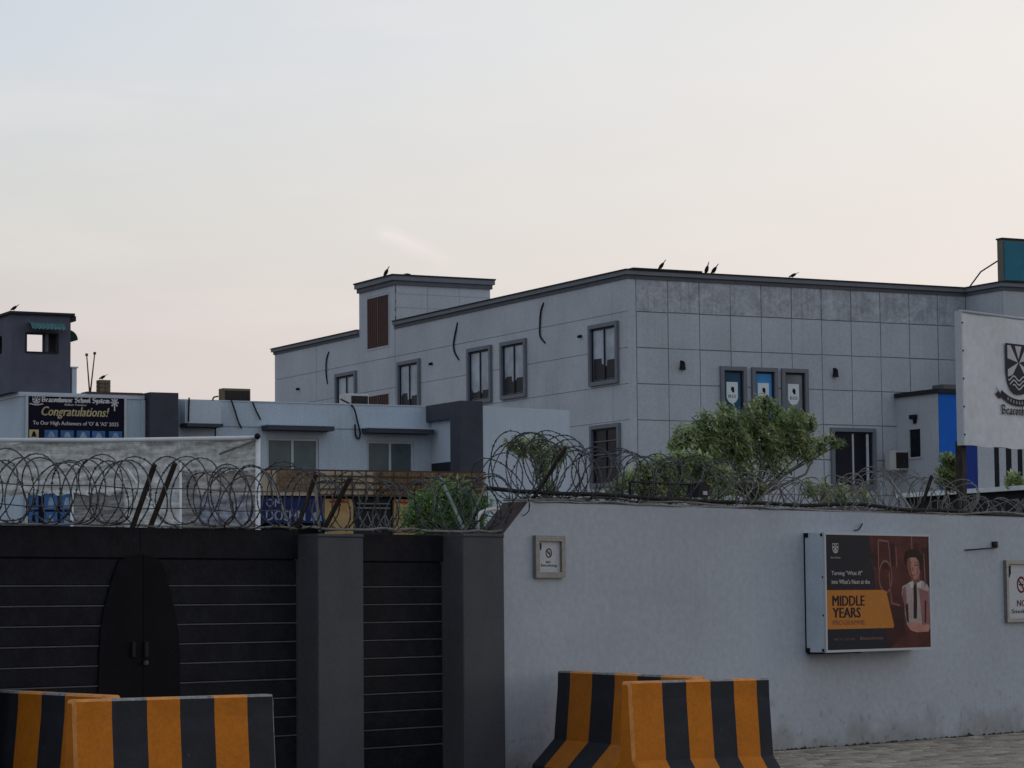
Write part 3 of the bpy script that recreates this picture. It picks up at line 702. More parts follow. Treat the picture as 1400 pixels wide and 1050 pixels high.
def window(face, a0, a1, z0, z1, sty, fm=None):
    fm = fm or (FR_ if face == 'R' else FL_)
    tw = .125
    b = MB(); b.slab(a0, a1, z0, z1, 0, .13, [(a0 + tw, a1 - tw, z0 + tw, z1 - tw)], fm)
    w_ = b.build('window', C['window_trim'], bld)
    i0, i1, j0, j1 = a0 + tw, a1 - tw, z0 + tw, z1 - tw
    b = MB(); b.slab(i0, i1, j0, j1, .005, .05, [(i0 + .06, i1 - .06, j0 + .05, j1 - .06)], fm); b.build('sash', C['frame_dark'], w_)
    mid = (i0 + i1) / 2
    if sty in ('tall', 'lower', 'dark'):
        b = MB(); b.box(mid - .03, mid + .03, .025, .055, j0 + .05, j1 - .06, fm)
        b.build('mullion', C['frame_dark'] if sty != 'dark' else C['white_frame'], w_)
        if sty == 'dark':
            b = MB(); b.box(i1 - .22, i1 - .13, .012, .05, j0 + .05, j1 - .06, fm); b.build('mullion', C['white_frame'], w_)
        gm = C['glass_curtain'] if sty == 'tall' else C['glass_dark']
        for p0, p1 in ((i0 + .06, mid - .03), (mid + .03, i1 - .06)):
            b = MB(); b.box(p0, p1, .005, .02, j0 + .05, j1 - .06, fm); b.build('pane', gm, w_)
        if sty == 'tall':
            b = MB(); zt_ = j0 + .1 + ru(.15, .6); e_ = [ru(-.08, .12) for _ in range(6)]
            pts = [(i0 + .08, j0 + .06), (i1 - .08, j0 + .06), (i1 - .08, zt_ + e_[0]), (i1 - .2, zt_ + e_[1]), (mid + .22, zt_ + e_[1]), (mid + .2, zt_ - .1 + e_[2]), (mid - .12, zt_ - .1 + e_[3]), (mid - .14, zt_ + e_[4]), (i0 + .2, zt_ + e_[4]), (i0 + .16, zt_ - .12 + e_[5]), (i0 + .08, zt_ - .12 + e_[5])]
            b.flat(pts, .0215, fm); b.build('dark_reflection', C['frame_dark'], w_)  # dark outlines reflected in the lower panes, painted as a flat shape
        if sty == 'lower':
            for k in (.28, .52, .76): b = MB(); b.box(i0 + .06, i1 - .06, .056, .07, j0 + (j1 - j0) * k, j0 + (j1 - j0) * k + .025, fm); b.build('window_bar', C['window_trim'], w_)
    else:
        gm = C['poster_glass_' + sty]
        b = MB(); b.box(i0 + .06, i1 - .06, .005, .02, j0 + .05, j1 - .06, fm); b.build('pane', gm, w_)
        cx = mid - .02; zt = j1 - .36; hw = .21
        b = MB(); b.flat([(cx - hw, zt), (cx + hw, zt), (cx + hw, zt - .50), (cx + .14, zt - .62), (cx, zt - .70), (cx - .14, zt - .62), (cx - hw, zt - .50)], .024, fm); b.build('shield_print', C['pennant_print'], w_)
        b = MB(); b.flat([(cx - .02, zt - .14), (cx + .07, zt - .17), (cx + .08, zt - .32), (cx + .02, zt - .34), (cx - .05, zt - .24)], .027, fm); b.build('shield_emblem', C['crest_navy'], w_)
        text('BSS', cx - .14, zt - .50, .28, .10, .027, C['crest_navy'], w_, fm)
        text('BSS' if sty == 'navy' else 'KG', cx - .16, zt - .98, .32, .12, .024, C['pennant_print'], w_, fm)
        b = MB(); b.flat([(i0 + .09, j0 + .1), (i1 - .3, j0 + .1), (i1 - .09, j0 + .55), (i1 - .09, j0 + .85), (i0 + .09, j0 + .5)], .024, fm); b.build('window_print', C['pennant_print'] if sty == 'blue' else C['banner_blue'], w_)
for w_ in WIN: window(*w_)
# wall lamps, vents and hanging cables fixed to the facades
for x, y, lb in ((931, 500, 'small black wall lamp on the panelled face left of the three poster windows'), (1140, 510, 'small black wall lamp on the panelled face right of the three poster windows')):
    a, z = B.R(x, y); t = thing('wall_lamp', lb, 'lamp', B, (a, -.03, z), 'wall lamps on the panelled face')
    b = MB(); b.cbox(a - .05, a + .05, .03, .06, z - .10, z + .16, FR_, .01); b.build('back_plate', C['black_metal'], t)
    b = MB(); b.prism([(a - .10, z - .12), (a + .08, z - .14), (a + .05, z + .10), (a - .01, z + .14), (a - .05, z + .05)], .06, .16, FR_); b.build('lamp_shade', C['black_metal'], t)
for k, (x, y, lb) in enumerate(((410, 531.5, 'small dark wall outlet near the far left end of the tall building'), (592, 497, 'small dark wall outlet right of the tall second window'), (796, 459.5, 'small dark wall outlet left of the window nearest the corner'))):
    a, z = B.L(x, y); b = MB(); b.tube([(-.03, a, z), (-.16, a, z - .03)], .05, 7); tag(b.build('wall_outlet', C['black_metal'], None, B, (-.03, a, z)), lb, 'outlet', 'wall outlets')
def cable(fr, fm, pts, r, lab, m='cable_black', grp=None, name='hanging_cable'):
    P = [fm(*p_) for p_ in pts]; Q = []
    for i in range(len(P) - 1):
        for k in range(4):
            t = k / 4; p_m = P[max(i - 1, 0)]; p_n = P[min(i + 2, len(P) - 1)]
            Q.append(tuple(.5 * ((2 * P[i][j]) + (P[i + 1][j] - p_m[j]) * t + (2 * p_m[j] - 5 * P[i][j] + 4 * P[i + 1][j] - p_n[j]) * t * t + (3 * P[i][j] - p_m[j] - 3 * P[i + 1][j] + p_n[j]) * t ** 3) for j in range(3)))
    Q.append(P[-1]); b = MB(); b.tube(Q, r, 6); return tag(b.build(name, C[m], None, fr, P[0]), lab, 'cable', grp)
GC = 'short cables hanging on the facade'
def onL(pts, o=.07): return [(B.L(x, y)[0], o if 0 < i < len(pts) - 1 else .04, B.L(x, y)[1]) for i, (x, y) in enumerate(pts)]
cable(B, FL_, onL([(451, 481), (448.5, 492), (448, 510), (449, 525)]), .03, 'short black cable hanging left of the stair tower', grp=GC)
cable(B, FL_, onL([(627, 441), (625, 455), (622.5, 470), (624, 482), (629, 492)]), .03, 'black cable bowed to the left above the pair of middle windows', grp=GC)
cable(B, FL_, onL([(745, 414), (742, 425), (740.5, 445), (741, 460), (747, 469)]), .03, 'black cable with a hooked end between the middle windows and the corner window', grp=GC)

# porch block with blue panels
PX = B.R(1225, 560)[0]; PY = B.L(1283, 560, PX)[0]; fp = FM('R', PY); PZ = B.L(1260, 535, PX)[1]
pb = thing('entrance_block', 'projecting grey entrance block with bright blue panel and slit windows behind the white board', 'building', B, (PX, PY, 0))
slits = []
for x0, x1 in ((1359, 1366), (1375, 1383), (1391, 1398), (1407, 1414)): slits.append((B.R(x0, 640, PY)[0], B.R(x1, 640, PY)[0], 3.9, 7.0))
b = MB(); b.box(PX + .02, PX + 6, PY + .02, YW - .04, 0, PZ - .12); b.box(PX + .02, XI - .04, YW - .04, -.04, 0, PZ - .12); b.build('core', C['facade_joint'], pb)
wo_ = (B.L(1244.5, 600, PX)[0], B.L(1260, 600, PX)[0]); wz = (B.L(1252, 625, PX)[1], B.L(1252, 587, PX)[1])
b = MB(); b.slab(PY, -.035, 0, PZ - .12, -.02, .02, [(wo_[1], wo_[0], wz[0], wz[1])], FM('L', PX)); b.build('side_wall', C['facade_plaster'], pb)
b = MB(); b.slab(wo_[1] - .06, wo_[0] + .06, wz[0] - .06, wz[1] + .06, .02, .05, [(wo_[1], wo_[0], wz[0], wz[1])], FM('L', PX)); w_ = b.build('window', C['facade_plaster'], pb)
b = MB(); b.box(wo_[1], wo_[0], -.019, .0, wz[0], wz[1], FM('L', PX)); b.build('pane', C['glass_dark'], w_)
bp = [PX + .0, B.R(1312, 600, PY)[0], B.R(1326, 640, PY)[0], B.R(1336, 640, PY)[0]]
b = MB(); b.slab(PX, bp[1] + .1, 5.0, PZ - .12, .0, .03, [], fp); b.slab(PX, bp[1] + .1, 0, 4.98, .0, .03, [], fp); b.build('blue_panel', C['blue_panel'], pb)
b = MB(); b.slab(bp[1] + .12, bp[3], 0, PZ - .12, .0, .025, [], fp); b.build('blue_panel', C['blue_panel_dark'], pb)
b = MB(); b.slab(bp[3] + .01, PX + 6, 0, PZ - .12, -.02, .02, slits, fp); b.build('front_wall', C['facade_plaster'], pb)
for s_ in slits:
    b = MB(); b.box(s_[0], s_[1], -.019, -.005, s_[2], s_[3], fp); b.build('slit_window', C['glass_dark'], pb)
b = MB(); b.box(PX - .10, PX + 6.1, PY - .12, -.05, PZ - .12, PZ + .02); b.build('roof_slab', C['cap_dark'], pb)
u2 = B.L(1264, 528, PX)[0]
b = MB(); b.box(PX + .3, PX + 6, PY + .1, u2, PZ + .02, PZ + .18); b.build('roof_upstand', C['cornice_grey'], pb)
az_, zz_ = B.L(1252, 574, PX)
t = thing('wall_lamp', 'small black lamp above the narrow window of the entrance block', 'lamp', B, (PX - .02, az_, zz_))
b = MB(); b.cbox(az_ - .08, az_ + .08, .02, .06, zz_ - .12, zz_ + .12, FM('L', PX), .01); b.build('back_plate', C['black_metal'], t)
b = MB(); b.cbox(az_ - .16, az_ + .16, .06, .16, zz_ + .02, zz_ + .16, FM('L', PX), .01); b.build('lamp_head', C['black_metal'], t)
# air conditioner behind the coil, low on the entrance block
def ac_unit(fr, a0, a1, z0, z1, fm, lab, m1='ac_white', depth=.3, gl_=.28, grp='air conditioning outdoor units'):
    c_ = fm((a0 + a1) / 2, depth / 2, z0); t = thing('outdoor_unit', lab, 'air conditioner', fr, c_, grp)
    b = MB(); b.cbox(a0, a1, 0, depth, z0, z1, fm, .015); b.build('casing', C[m1], t)
    w_ = a1 - a0; h_ = z1 - z0
    b = MB(); b.cbox(a0 + w_ * gl_, a1 - w_ * .04, depth, depth + .012, z0 + h_ * .10, z1 - h_ * .08, fm, .004); g_ = b.build('grille', C['ac_dark'], t)
    b = MB(); add_ring(b, a0 + w_ * .615, (z0 + z1) / 2, h_ * .05, h_ * .12, depth + .014, fm, 16); add_ring(b, a0 + w_ * .615, (z0 + z1) / 2, h_ * .30, h_ * .33, depth + .014, fm, 20); b.build('fan_guard', C['rust_iron'], g_)
    return t
a0, z0 = B.R(1214, 643, -.5); a1, z1 = B.R(1241, 617, -.5)
ac_unit(B, a0, a1, z0, z1, FM('R', -.35), 'pale outdoor unit with bracket at the corner of the panelled face and entrance block')
# roof sign
sx0, sz1 = B.R(1370, 327, YW - .1); sz0 = RZ + .05
t = thing('roof_sign', 'blue green sign panel standing on the roof at the right edge', 'sign', B, (sx0, YW, sz0))
ys_ = B.L(1363.5, 350, sx0)[0]
b = MB(); b.box(sx0, sx0 + 4, YW - .1, ys_, sz0, sz1); b.build('sign_box', C['sign_edge'], t)
b = MB(); b.box(sx0 + .06, sx0 + 3.96, .1, .13, sz0 + .02, sz1 - .06, wing); b.build('sign_face', C['teal_sign'], t)
b = MB(); b.box(sx0 - .03, sx0 + 4.03, YW - .14, ys_ + .03, sz1, sz1 + .05); b.build('sign_cap', C['cap_dark'], t)
b = MB(); pA = B.L(1346, 388, sx0 - .1); pB = B.L(1364, 357, sx0)
b.tube([(sx0 - .1, YW + 1.6, RZ - .02), (sx0 - .05, YW + 1.0, (RZ + pB[1]) / 2 + .1), (sx0, ys_ + .01, pB[1])], .025, 6); b.build('brace', C['rust_iron'], t)

# ------------------------------------------------------------------ low building
def gR(x, y, b=0): return G.R(x, y, b)
LZ = gR(413, 551.5)[1]
x245, x581 = gR(245, 548)[0], gR(582, 556)[0]
LX0 = gR(205, 560)[0]
low = thing('low_building', 'low blue grey building with two shaded windows and a dark portal', 'building', G, (LX0, 0, 0))
wins = [(gR(365, 620)[0], gR(436, 620)[0], LZ - 2.55, gR(400, 599)[1]), (gR(502, 620)[0], gR(566, 620)[0], LZ - 2.55, gR(530, 603)[1])]
XQ = x581 + .9
b = MB(); b.slab(LX0, XQ, 0, LZ, -.25, 0, wins, RF); b.build('front_wall', C['low_plaster'], low)
b = MB(); b.box(LX0, XQ, .25, 9, LZ - .5, LZ - .35); b.box(LX0, LX0 + .25, .25, 9, 0, LZ); b.box(LX0 + .25, XQ, 8.75, 9, 0, LZ - .5); b.build('roof', C['concrete_grey'], low)
b = MB(); b.box(LX0, XQ, .0, .012, LZ - .62, LZ - .60, RF); b.build('plaster_joint', C['facade_joint'], low)
b = MB(); b.box(LX0, x581, -.27, .02, LZ, LZ + .025, RF); b.build('parapet_cap', C['low_plaster_pale'], low)
for k, (a0, a1, z0, z1) in enumerate(wins):
    b = MB(); b.slab(a0, a1, z0, z1, -.12, -.04, [(a0 + .06, (a0 + a1) / 2 - .03, z0 + .06, z1 - .06), ((a0 + a1) / 2 + .03, a1 - .06, z0 + .06, z1 - .06)], RF)
    w_ = b.build('window', C['white_frame'], low)
    for p0, p1 in ((a0 + .06, (a0 + a1) / 2 - .03), ((a0 + a1) / 2 + .03, a1 - .06)):
        b = MB(); b.box(p0, p1, -.10, -.07, z0 + .06, z1 - .06, RF); b.build('pane', C['glass_teal'], w_)
for (x0, x1, y) in ((357, 448, 585), (494, 584, 589)):
    a0, z0 = gR(x0, y); a1 = gR(x1, y)[0]
    b = MB(); b.box(a0, a1, 0, .45, z0 + .045, z0 + .07, RF); b.build('sunshade', C['low_plaster'], low)
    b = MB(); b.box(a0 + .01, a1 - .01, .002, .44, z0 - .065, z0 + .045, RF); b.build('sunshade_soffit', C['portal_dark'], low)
# ledge box next to the dark column
a0, a1 = gR(246, 560)[0], gR(295, 560)[0]; z0 = gR(270, 580)[1]
b = MB(); b.box(a0, a1, .0, .35, z0, LZ - .02, RF); b.build('bay_box', C['low_plaster_pale'], low)
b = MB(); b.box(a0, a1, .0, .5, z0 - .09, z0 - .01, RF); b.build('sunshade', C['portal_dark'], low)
# portal: dark fascia, deep head and column
PB = G.L(630, 548, x581)[0]           # how far the portal comes forward
x660 = G.R(660, 549, PB)[0]; x623 = G.R(630, 600, PB)[0]
zf = G.L(584, 577, x581)[1]; PTZ = G.R(645, 548, PB)[1]
b = MB(); b.box(x581, x660, PB, -.02, zf, PTZ); b.build('portal_head', C['portal_dark'], low)
b = MB(); b.box(x623 - .02, x660, PB, PB + .55, 0, zf); b.build('portal_column', C['portal_dark'], low)
b = MB(); b.box(x581 + .25, x623 + .15, PB + .62, -.02, zf - 1.05, zf - .0); b.build('portal_infill', C['low_plaster_pale'], low)
b = MB(); b.box(x581 + .35, x623 + .15, PB + .64, -.02, 0, zf - 1.05); b.build('doorway', C['frame_dark'], low)
x778, z778 = G.R(779, 566, PB)
b = MB(); zl = G.R(700, 556, PB)[1]; b.prism([(x660, 0), (x778, 0), (x778, zl - .05), (x660, zl)], -2.6, -.02, FM('R', PB)); b.build('annex', C['low_plaster_pale'], low)
# roof units with their dangling lines
RM = FM('R', .9)
a0, z0 = G.R(299, 549, .9); a1, z1 = G.R(336, 534, .9)
ac_unit(G, a0, a1, LZ - .36, z1 + .02, FM('R', .9), 'dark faced outdoor unit on the low roof left of the tall building', 'straw_box', .32, .06)
a0, z0 = G.R(464, 552, .9); a1, z1 = G.R(497, 541, .9)
ac_unit(G, a0, a1, LZ - .36, z1 + .02, FM('R', .9), 'white outdoor unit on the low roof before the far window', 'ac_white', .32)
GD = 'cables dropping down the low building'
def onG(pts, o=.06): return [(gR(x, y)[0], o, gR(x, y)[1]) for x, y in pts]
cable(G, RF, [(gR(308, 541)[0], -.5, gR(308, 540)[1])] + onG([(290, 545), (291, 560), (293, 580), (293, 598)]), .02, 'thin dark cable dropping from the dark faced roof unit to the ledge', grp=GD)
cable(G, RF, onG([(315, 547), (320, 562), (324, 575), (329, 586)]), .02, 'slanting dark cable just right of the first roof unit', grp=GD)
cable(G, RF, onG([(344, 550), (349, 562), (352, 568), (355, 574)]), .02, 'short slanting cable left of the first sunshade', grp=GD)
cable(G, RF, onG([(251, 545), (250.5, 560), (250, 578)], .38), .02, 'thin cable at the edge of the ledge box', grp=GD)
cable(G, RF, [(gR(477, 546)[0], -.5, gR(477, 544)[1])] + onG([(481, 556), (487, 575), (491, 592), (489, 600), (485, 595), (484, 580)]), .022, 'looped pale cable hanging from the white roof unit between the sunshades', 'cable_black', GD)

# left block with the guard tower
WBb = -.55
XA = G.R(28, 560, WBb)[0]; XB_ = G.R(200, 560, WBb)[0]; WZ = G.R(90, 537.5, WBb)[1]
blk = thing('left_block', 'blue grey block below the guard tower that carries the congratulations banner', 'building', G, (XA, WBb, 0))
b = MB(); b.box(XA, XB_ + .2, WBb, 8, 0, WZ - .10); b.build('walls', C['low_plaster'], blk)
b = MB(); b.box(XA - .03, XB_ + .2, WBb - .03, 8.03, WZ - .10, WZ); b.build('parapet_cap', C['low_plaster_pale'], blk)
b = MB(); b.box(XA + 1.6, XB_ - .1, WBb - .05, WBb + .4, WZ, WZ + .05); b.build('roof_edge_strip', C['red_slab'], blk)
b = MB(); b.box(G.R(192, 560, WBb)[0], G.R(197, 560, WBb)[0], 0, .08, 0, WZ - .12, FM('R', WBb)); b.build('downpipe', C['low_plaster_pale'], blk)
DB = -.95
a0, a1 = G.R(205, 560, DB)[0], G.R(244, 560, DB)[0]; DZ = G.R(220, 536.5, DB)[1]
b = MB(); b.box(a0, a1, DB, .0, 0, DZ)
b.build('dark_column', C['portal_dark'], tag(low))
b = MB(); b.prism([(XB_ + .2, 0), (a0, 0), (a0, DZ), (XB_ + .2, DZ - .06)], .01, .3, FM('R', WBb)); b.build('column_return', C['portal_dark'], low)
# guard tower on the block
TB = WBb + .12
tx0, tx1 = G.R(15.5, 480, TB)[0], G.R(96.5, 480, TB)[0]
tz0, tz1 = WZ, G.R(55, 430.5, TB)[1]
td = 1.7
tw_ = thing('guard_tower', 'dark grey guard tower room with a see-through window on the left roof', 'tower', G, (tx0, TB, tz0))
ft = FM('R', TB)
fw = (G.R(36.5, 470, TB)[0], G.R(78, 470, TB)[0], G.R(57, 481, TB)[1], G.R(57, 456.5, TB)[1])
bw = (G.R(37, 470, TB + td)[0], G.R(61.5, 470, TB + td)[0], G.R(50, 481.5, TB + td)[1], G.R(50, 457, TB + td)[1])
b = MB(); b.slab(tx0, tx1, tz0, tz1, -.15, 0, [fw], ft); b.build('front_wall', C['tower_grey'], tw_)
b = MB(); b.slab(tx0, tx1, tz0, tz1, -.15, 0, [bw], FM('R', TB + td)); b.build('rear_wall', C['tower_grey'], tw_)
lw = (TB + .75, TB + 1.5, fw[2], fw[3])
b = MB(); b.slab(TB + .15, TB + td - .0, tz0, tz1, -.15, 0, [lw], FM('L', tx0)); b.build('side_wall', C['tower_grey'], tw_)
b = MB(); b.box(tx1 - .15, tx1, TB + .15, TB + td, tz0, tz1); b.build('side_wall', C['tower_grey'], tw_)
b = MB(); b.box(tx0 - .06, tx1 + .08, TB - .08, TB + td + .2, tz1, tz1 + .06); b.box(tx1, tx1 + .12, TB - .04, TB + .6, tz1 - .12, tz1); b.build('roof_slab', C['cap_dark'], tw_)
x62 = G.R(62, 470, TB)[0]; x66 = G.R(66, 470, TB)[0]
b = MB(); b.box(x62, x66, -.10, .01, fw[2], fw[3], ft); b.build('window_post', C['tower_grey'], tw_)
b = MB(); b.slab(fw[0] - .03, fw[1] + .03, fw[2] - .03, fw[3] + .03, 0, .03, [fw], ft); b.build('window_frame', C['frame_dark'], tw_)
# corrugated awnings
aw0, aw1 = G.R(38, 445, TB)[0], G.R(84, 445, TB)[0]; azt, azb = G.R(60, 441, TB)[1], G.R(60, 452, TB)[1]
b = MB(); n_ = 28; vs = []; fs = []
for i in range(n_ + 1):
    a = aw0 + (aw1 - aw0) * i / n_; w0 = .012 * math.sin(i * math.pi / 2 * 1.3)
    vs += [ft(a, .02, azt + w0), ft(a, .24 + w0, (azt + azb) / 2 + .03 + w0), ft(a, .36 + w0, azb + .02 * math.sin(i * 1.9))]
for i in range(n_): fs += [(i * 3, i * 3 + 3, i * 3 + 4, i * 3 + 1), (i * 3 + 1, i * 3 + 4, i * 3 + 5, i * 3 + 2)]
b.add(vs, fs); b.build('awning', C['teal_awning'], tw_)
b = MB(); vs = []; fs = []; gx1 = tx1; ya, yb_ = TB + .3, TB + 1.5
zt_, zb_ = G.R(100, 449, TB)[1], G.R(100, 463, TB)[1]
for i in range(9):
    t_ = i / 8 * math.pi / 2; xx = gx1 + .02 + .26 * math.sin(t_); zz = zb_ + (zt_ - zb_) * (math.cos(t_) if i else 1) 
    vs += [(xx, ya, zz), (xx, yb_, zz)]
for i in range(8): fs.append((i * 2, i * 2 + 2, i * 2 + 3, i * 2 + 1))
nn = len(vs); vs += [(gx1 + .02, ya, zb_ - .06), (gx1 + .02, yb_, zb_ - .06)]
fs += [tuple([nn] + [i * 2 for i in range(9)]), tuple([nn + 1] + [i * 2 + 1 for i in range(8, -1, -1)])]
b.add(vs, fs); b.build('awning', C['green_awning'], tw_)
# things on the left roof
a0, a1 = G.R(97.5, 520, TB)[0], G.R(104, 520, TB)[0]; z1 = G.R(100, 503, TB)[1]
b = MB(); b.cbox(a0 + .02, a1 + .02, -.2, 0, WZ, z1, ft, .01); b.box(a0, a1 + .05, -.22, .02, z1, z1 + .03, ft)
tag(b.build('roof_vent_post', C['low_plaster_pale'], None, G, (a0, TB, WZ)), 'pale square post on the roof right of the guard tower', 'post')
for k, (xt, yt, lb) in enumerate(((118.5, 485, 'thin bare rod on the left roof leaning left, with its twin'), (129.5, 483, 'thin bare rod on the left roof leaning right, with its twin'))):
    p0 = G.R(123, 537, 0); p1 = G.R(xt, yt, 0)
    b = MB(); b.tube([(p0[0], .0, WZ - .02), (p1[0], .0, p1[1])], [.02, .014], 6); b.tube([(p1[0], 0, p1[1] - .03), (p1[0], 0, p1[1] + .03)], .035, 6)
    tag(b.build('rod', C['stick_brown'], None, G, (p0[0], 0, WZ)), lb, 'rod', 'rods on the left roof')
a0, z0 = G.R(136, 536, 0); a1, z1 = G.R(151.5, 519.5, 0)
t = thing('brick_stack', 'small straw coloured block of bricks on the left roof under a crow', 'bricks', G, (a0, 0, WZ))
hh = (z1 - WZ) / 4
for j in range(4):
    for i in range(2):
        m_ = (a1 - a0) / 2; b = MB(); sh = m_ * .0
        b.cbox(a0 + i * m_ + .005, a0 + (i + 1) * m_ - .005, -.25, 0, WZ + j * hh + .004, WZ + (j + 1) * hh - .003, RF, .006); b.build('brick', C['straw_box'], t)

# congratulations banner
bx0, bx1 = G.R(34, 570, WBb)[0], G.R(172, 570, WBb)[0]; bz1, bz0 = G.R(100, 541, WBb)[1], G.R(100, 722, WBb)[1]
fb = FM('R', WBb - .04)
bn = thing('congratulations_banner', 'dark navy congratulations banner with gold script on the left block', 'banner', G, (bx0, WBb - .04, bz0))
b = MB(); b.box(bx0 + .05, bx1 - .05, -.03, .01, bz0, bz1 - .03, fb); b.build('sheet', C['banner_navy'], bn)
b = MB(); b.slab(bx0, bx1, bz0 - .05, bz1, -.035, .03, [(bx0 + .06, bx1 - .06, bz0, bz1 - .04)], fb); b.build('frame', C['white_frame'], bn)
bX = lambda x: G.R(x, 570, WBb - .05)[0]
bZ = lambda y: G.R(100, y, WBb - .05)[1]
gothic('Beaconhouse School System', bX(57), bZ(550.3), bX(150) - bX(57), (bZ(545.5) - bZ(549.2)) * 1.15, .014, C['banner_text'], bn, fb, .32)
text('Sialkot Campus', bX(88), bZ(555.6), bX(118) - bX(88), bZ(551.2) - bZ(554.8), .014, C['banner_text'], bn, fb, bold=.03)
text('Congratulations!', bX(57), bZ(573), bX(149) - bX(57), bZ(556.5) - bZ(573), .014, C['banner_gold'], bn, fb, shear=.3, bold=.045)
text("To Our High Achievers of 'O' & 'AS' 2025", bX(45), bZ(583.2), bX(162) - bX(45), bZ(576.2) - bZ(583.2), .014, C['banner_text'], bn, fb, bold=.03)
crest(bX(49.5), bZ(543.2), bX(55) - bX(44.5), bZ(541.5) - bZ(551.5), .014, C['banner_text'], C['banner_navy'], bn, fb, big=False)
b = MB(); cx_, cz_ = bX(156.5), bZ(549)
for k in range(8):
    a = k * math.pi / 4; stroke(b, [(cx_, cz_), (cx_ + math.cos(a) * .10, cz_ + math.sin(a) * .12)], .035, .014, fb)
stroke(b, [(cx_, cz_), (cx_, cz_ - .2)], .03, .015, fb); b.build('emblem', C['banner_text'], bn)
for k, x in enumerate((40, 61, 83, 105, 126, 149)):
    m_ = C['banner_gold'] if k == 0 else C['banner_blue']
    x1_ = x + (13 if k == 0 else 18)
    for row, (yt, yb) in enumerate(((588.5, 600), (676, 697), (700, 721))):
        if row and k > 2: continue
        m_ = C['banner_blue'] if (k or row) else C['banner_gold']
        b = MB(); b.cbox(bX(x), bX(x1_), .01, .014, bZ(yb), bZ(yt), fb, .004); pf = b.build('photo_frame', m_, bn)
        b = MB(); cx_ = (bX(x) + bX(x1_)) / 2; zt_ = bZ(yt); hh = bZ(yt) - bZ(yb); ww = bX(x1_) - bX(x)
        b.flat([(cx_ - ww * .28, zt_ - hh * .85), (cx_ + ww * .28, zt_ - hh * .85), (cx_ + ww * .2, zt_ - hh * .55), (cx_ + ww * .1, zt_ - hh * .2), (cx_ - ww * .1, zt_ - hh * .2), (cx_ - ww * .2, zt_ - hh * .55)], .0155, fb)
        b.build('photo_portrait', C['banner_pale'] if k else C['banner_navy'], pf)

# ------------------------------------------------------------------ netting enclosure
Nf = Frame(aty(176, 640, 44), .015)
nz1 = Nf.R(176, 600)[1]; nxr = Nf.R(352.5, 640)[0]; nxl = Nf.R(-40, 640)[0]

ne = thing('net_enclosure', 'grey shade netting on a white pipe frame behind the coiled wire', 'netting', Nf, (nxr, 0, 0))
b = MB(); b.tube([(nxl, 0, nz1), ((nxl + nxr) / 2, 0, nz1 - .02), (nxr, 0, nz1)], .035, 8); b.build('top_rail', C['pipe_white'], ne)
b = MB(); b.tube([(nxr, 0, 0), (nxr, 0, nz1 + .02)], .04, 8); b.build('post', C['pipe_white'], ne)
MB().tube([(nxl, 0, 0), (nxl, 0, nz1)], .03, 8).build('post', C['pipe_white'], ne)
b = MB(); b.tube([(nxr, -.05, nz1 + .02), (nxr, -.09, nz1 + .02)], .05, 8); b.build('post_cap', C['black_metal'], ne)
b = MB(); b.tube([(Nf.R(247, 640)[0], 0, 0), (Nf.R(247, 640)[0], 0, Nf.R(247, 632)[1])], .02, 8); b.build('post', C['pipe_white'], ne)
b = MB(); b.tube([(Nf.R(98.5, 700)[0], -.01, 0), (Nf.R(98.5, 700)[0], -.01, Nf.R(98, 672)[1])], .025, 8); b.build('post', C['pipe_white'], ne)
b = MB(); b.tube([(nxr - .04, -.03, nz1 - .04), Nf.R(300, 619)[:1] + (-.03,) + Nf.R(300, 621)[1:]], .02, 6); b.build('brace', C['cable_grey'], ne)
def sheet(x0, x1, ytop, ybot, m, off, nx=60, nz=22, sag=.03, cut=None):
    a0, a1 = Nf.R(x0, 640, off)[0], Nf.R(x1, 640, off)[0]; z1, z0 = Nf.R(176, ytop, off)[1], Nf.R(176, ybot, off)[1]
    b = MB(); vs = []; fs = []
    for j in range(nz + 1):
        for i in range(nx + 1):
            t, s_ = i / nx, j / nz; a = a0 + (a1 - a0) * t; z = z1 + (z0 - z1) * s_
            o = sag * (math.sin(s_ * 38 + 2 * math.sin(t * 6 + off * 9)) * .45 + math.sin(s_ * 23 + t * 9) * .4 + .4 * math.sin(t * 31 + s_ * 3)) + ru(-.004, .004)
            if j == nz: z += .02 * math.sin(t * 40) + ru(-.015, .015)
            if j == 0: z += .008 * math.sin(t * 60)
            vs.append((a, off + o, z))
    for j in range(nz):
        for i in range(nx): k = j * (nx + 1) + i; fs.append((k, k + 1, k + nx + 2, k + nx + 1))
    b.add(vs, fs); b.sm = True; return b.build('net_sheet', m, ne)
sheet(-40, 172, 601.5, 675, C['shade_net'], .08, 90)
sheet(172, 247, 601.5, 722, C['shade_net'], .10, 40, 34)
sheet(247, 352, 601.5, 646, C['shade_net'], .09, 50, 16)
sheet(247, 352, 644, 722, C['shade_net_thin'], .12, 50, 30)
sheet(101, 172, 672, 722, C['shade_net_thin'], .14, 40, 18)

# ------------------------------------------------------------------ kiosk with bamboo awning
K = Frame(aty(495, 660, 50), AB)
ks = thing('kiosk', 'small kiosk with woven bamboo awning, navy sign and yellow panels behind the gate', 'kiosk', K, (K.R(355, 700)[0], 0, 0))
kx = lambda x, y=665: K.R(x, y)[0]
kz = lambda y: K.R(495, y)[1]
at, ab_ = kz(646), kz(679.5)
fk = FM('R', -.25)
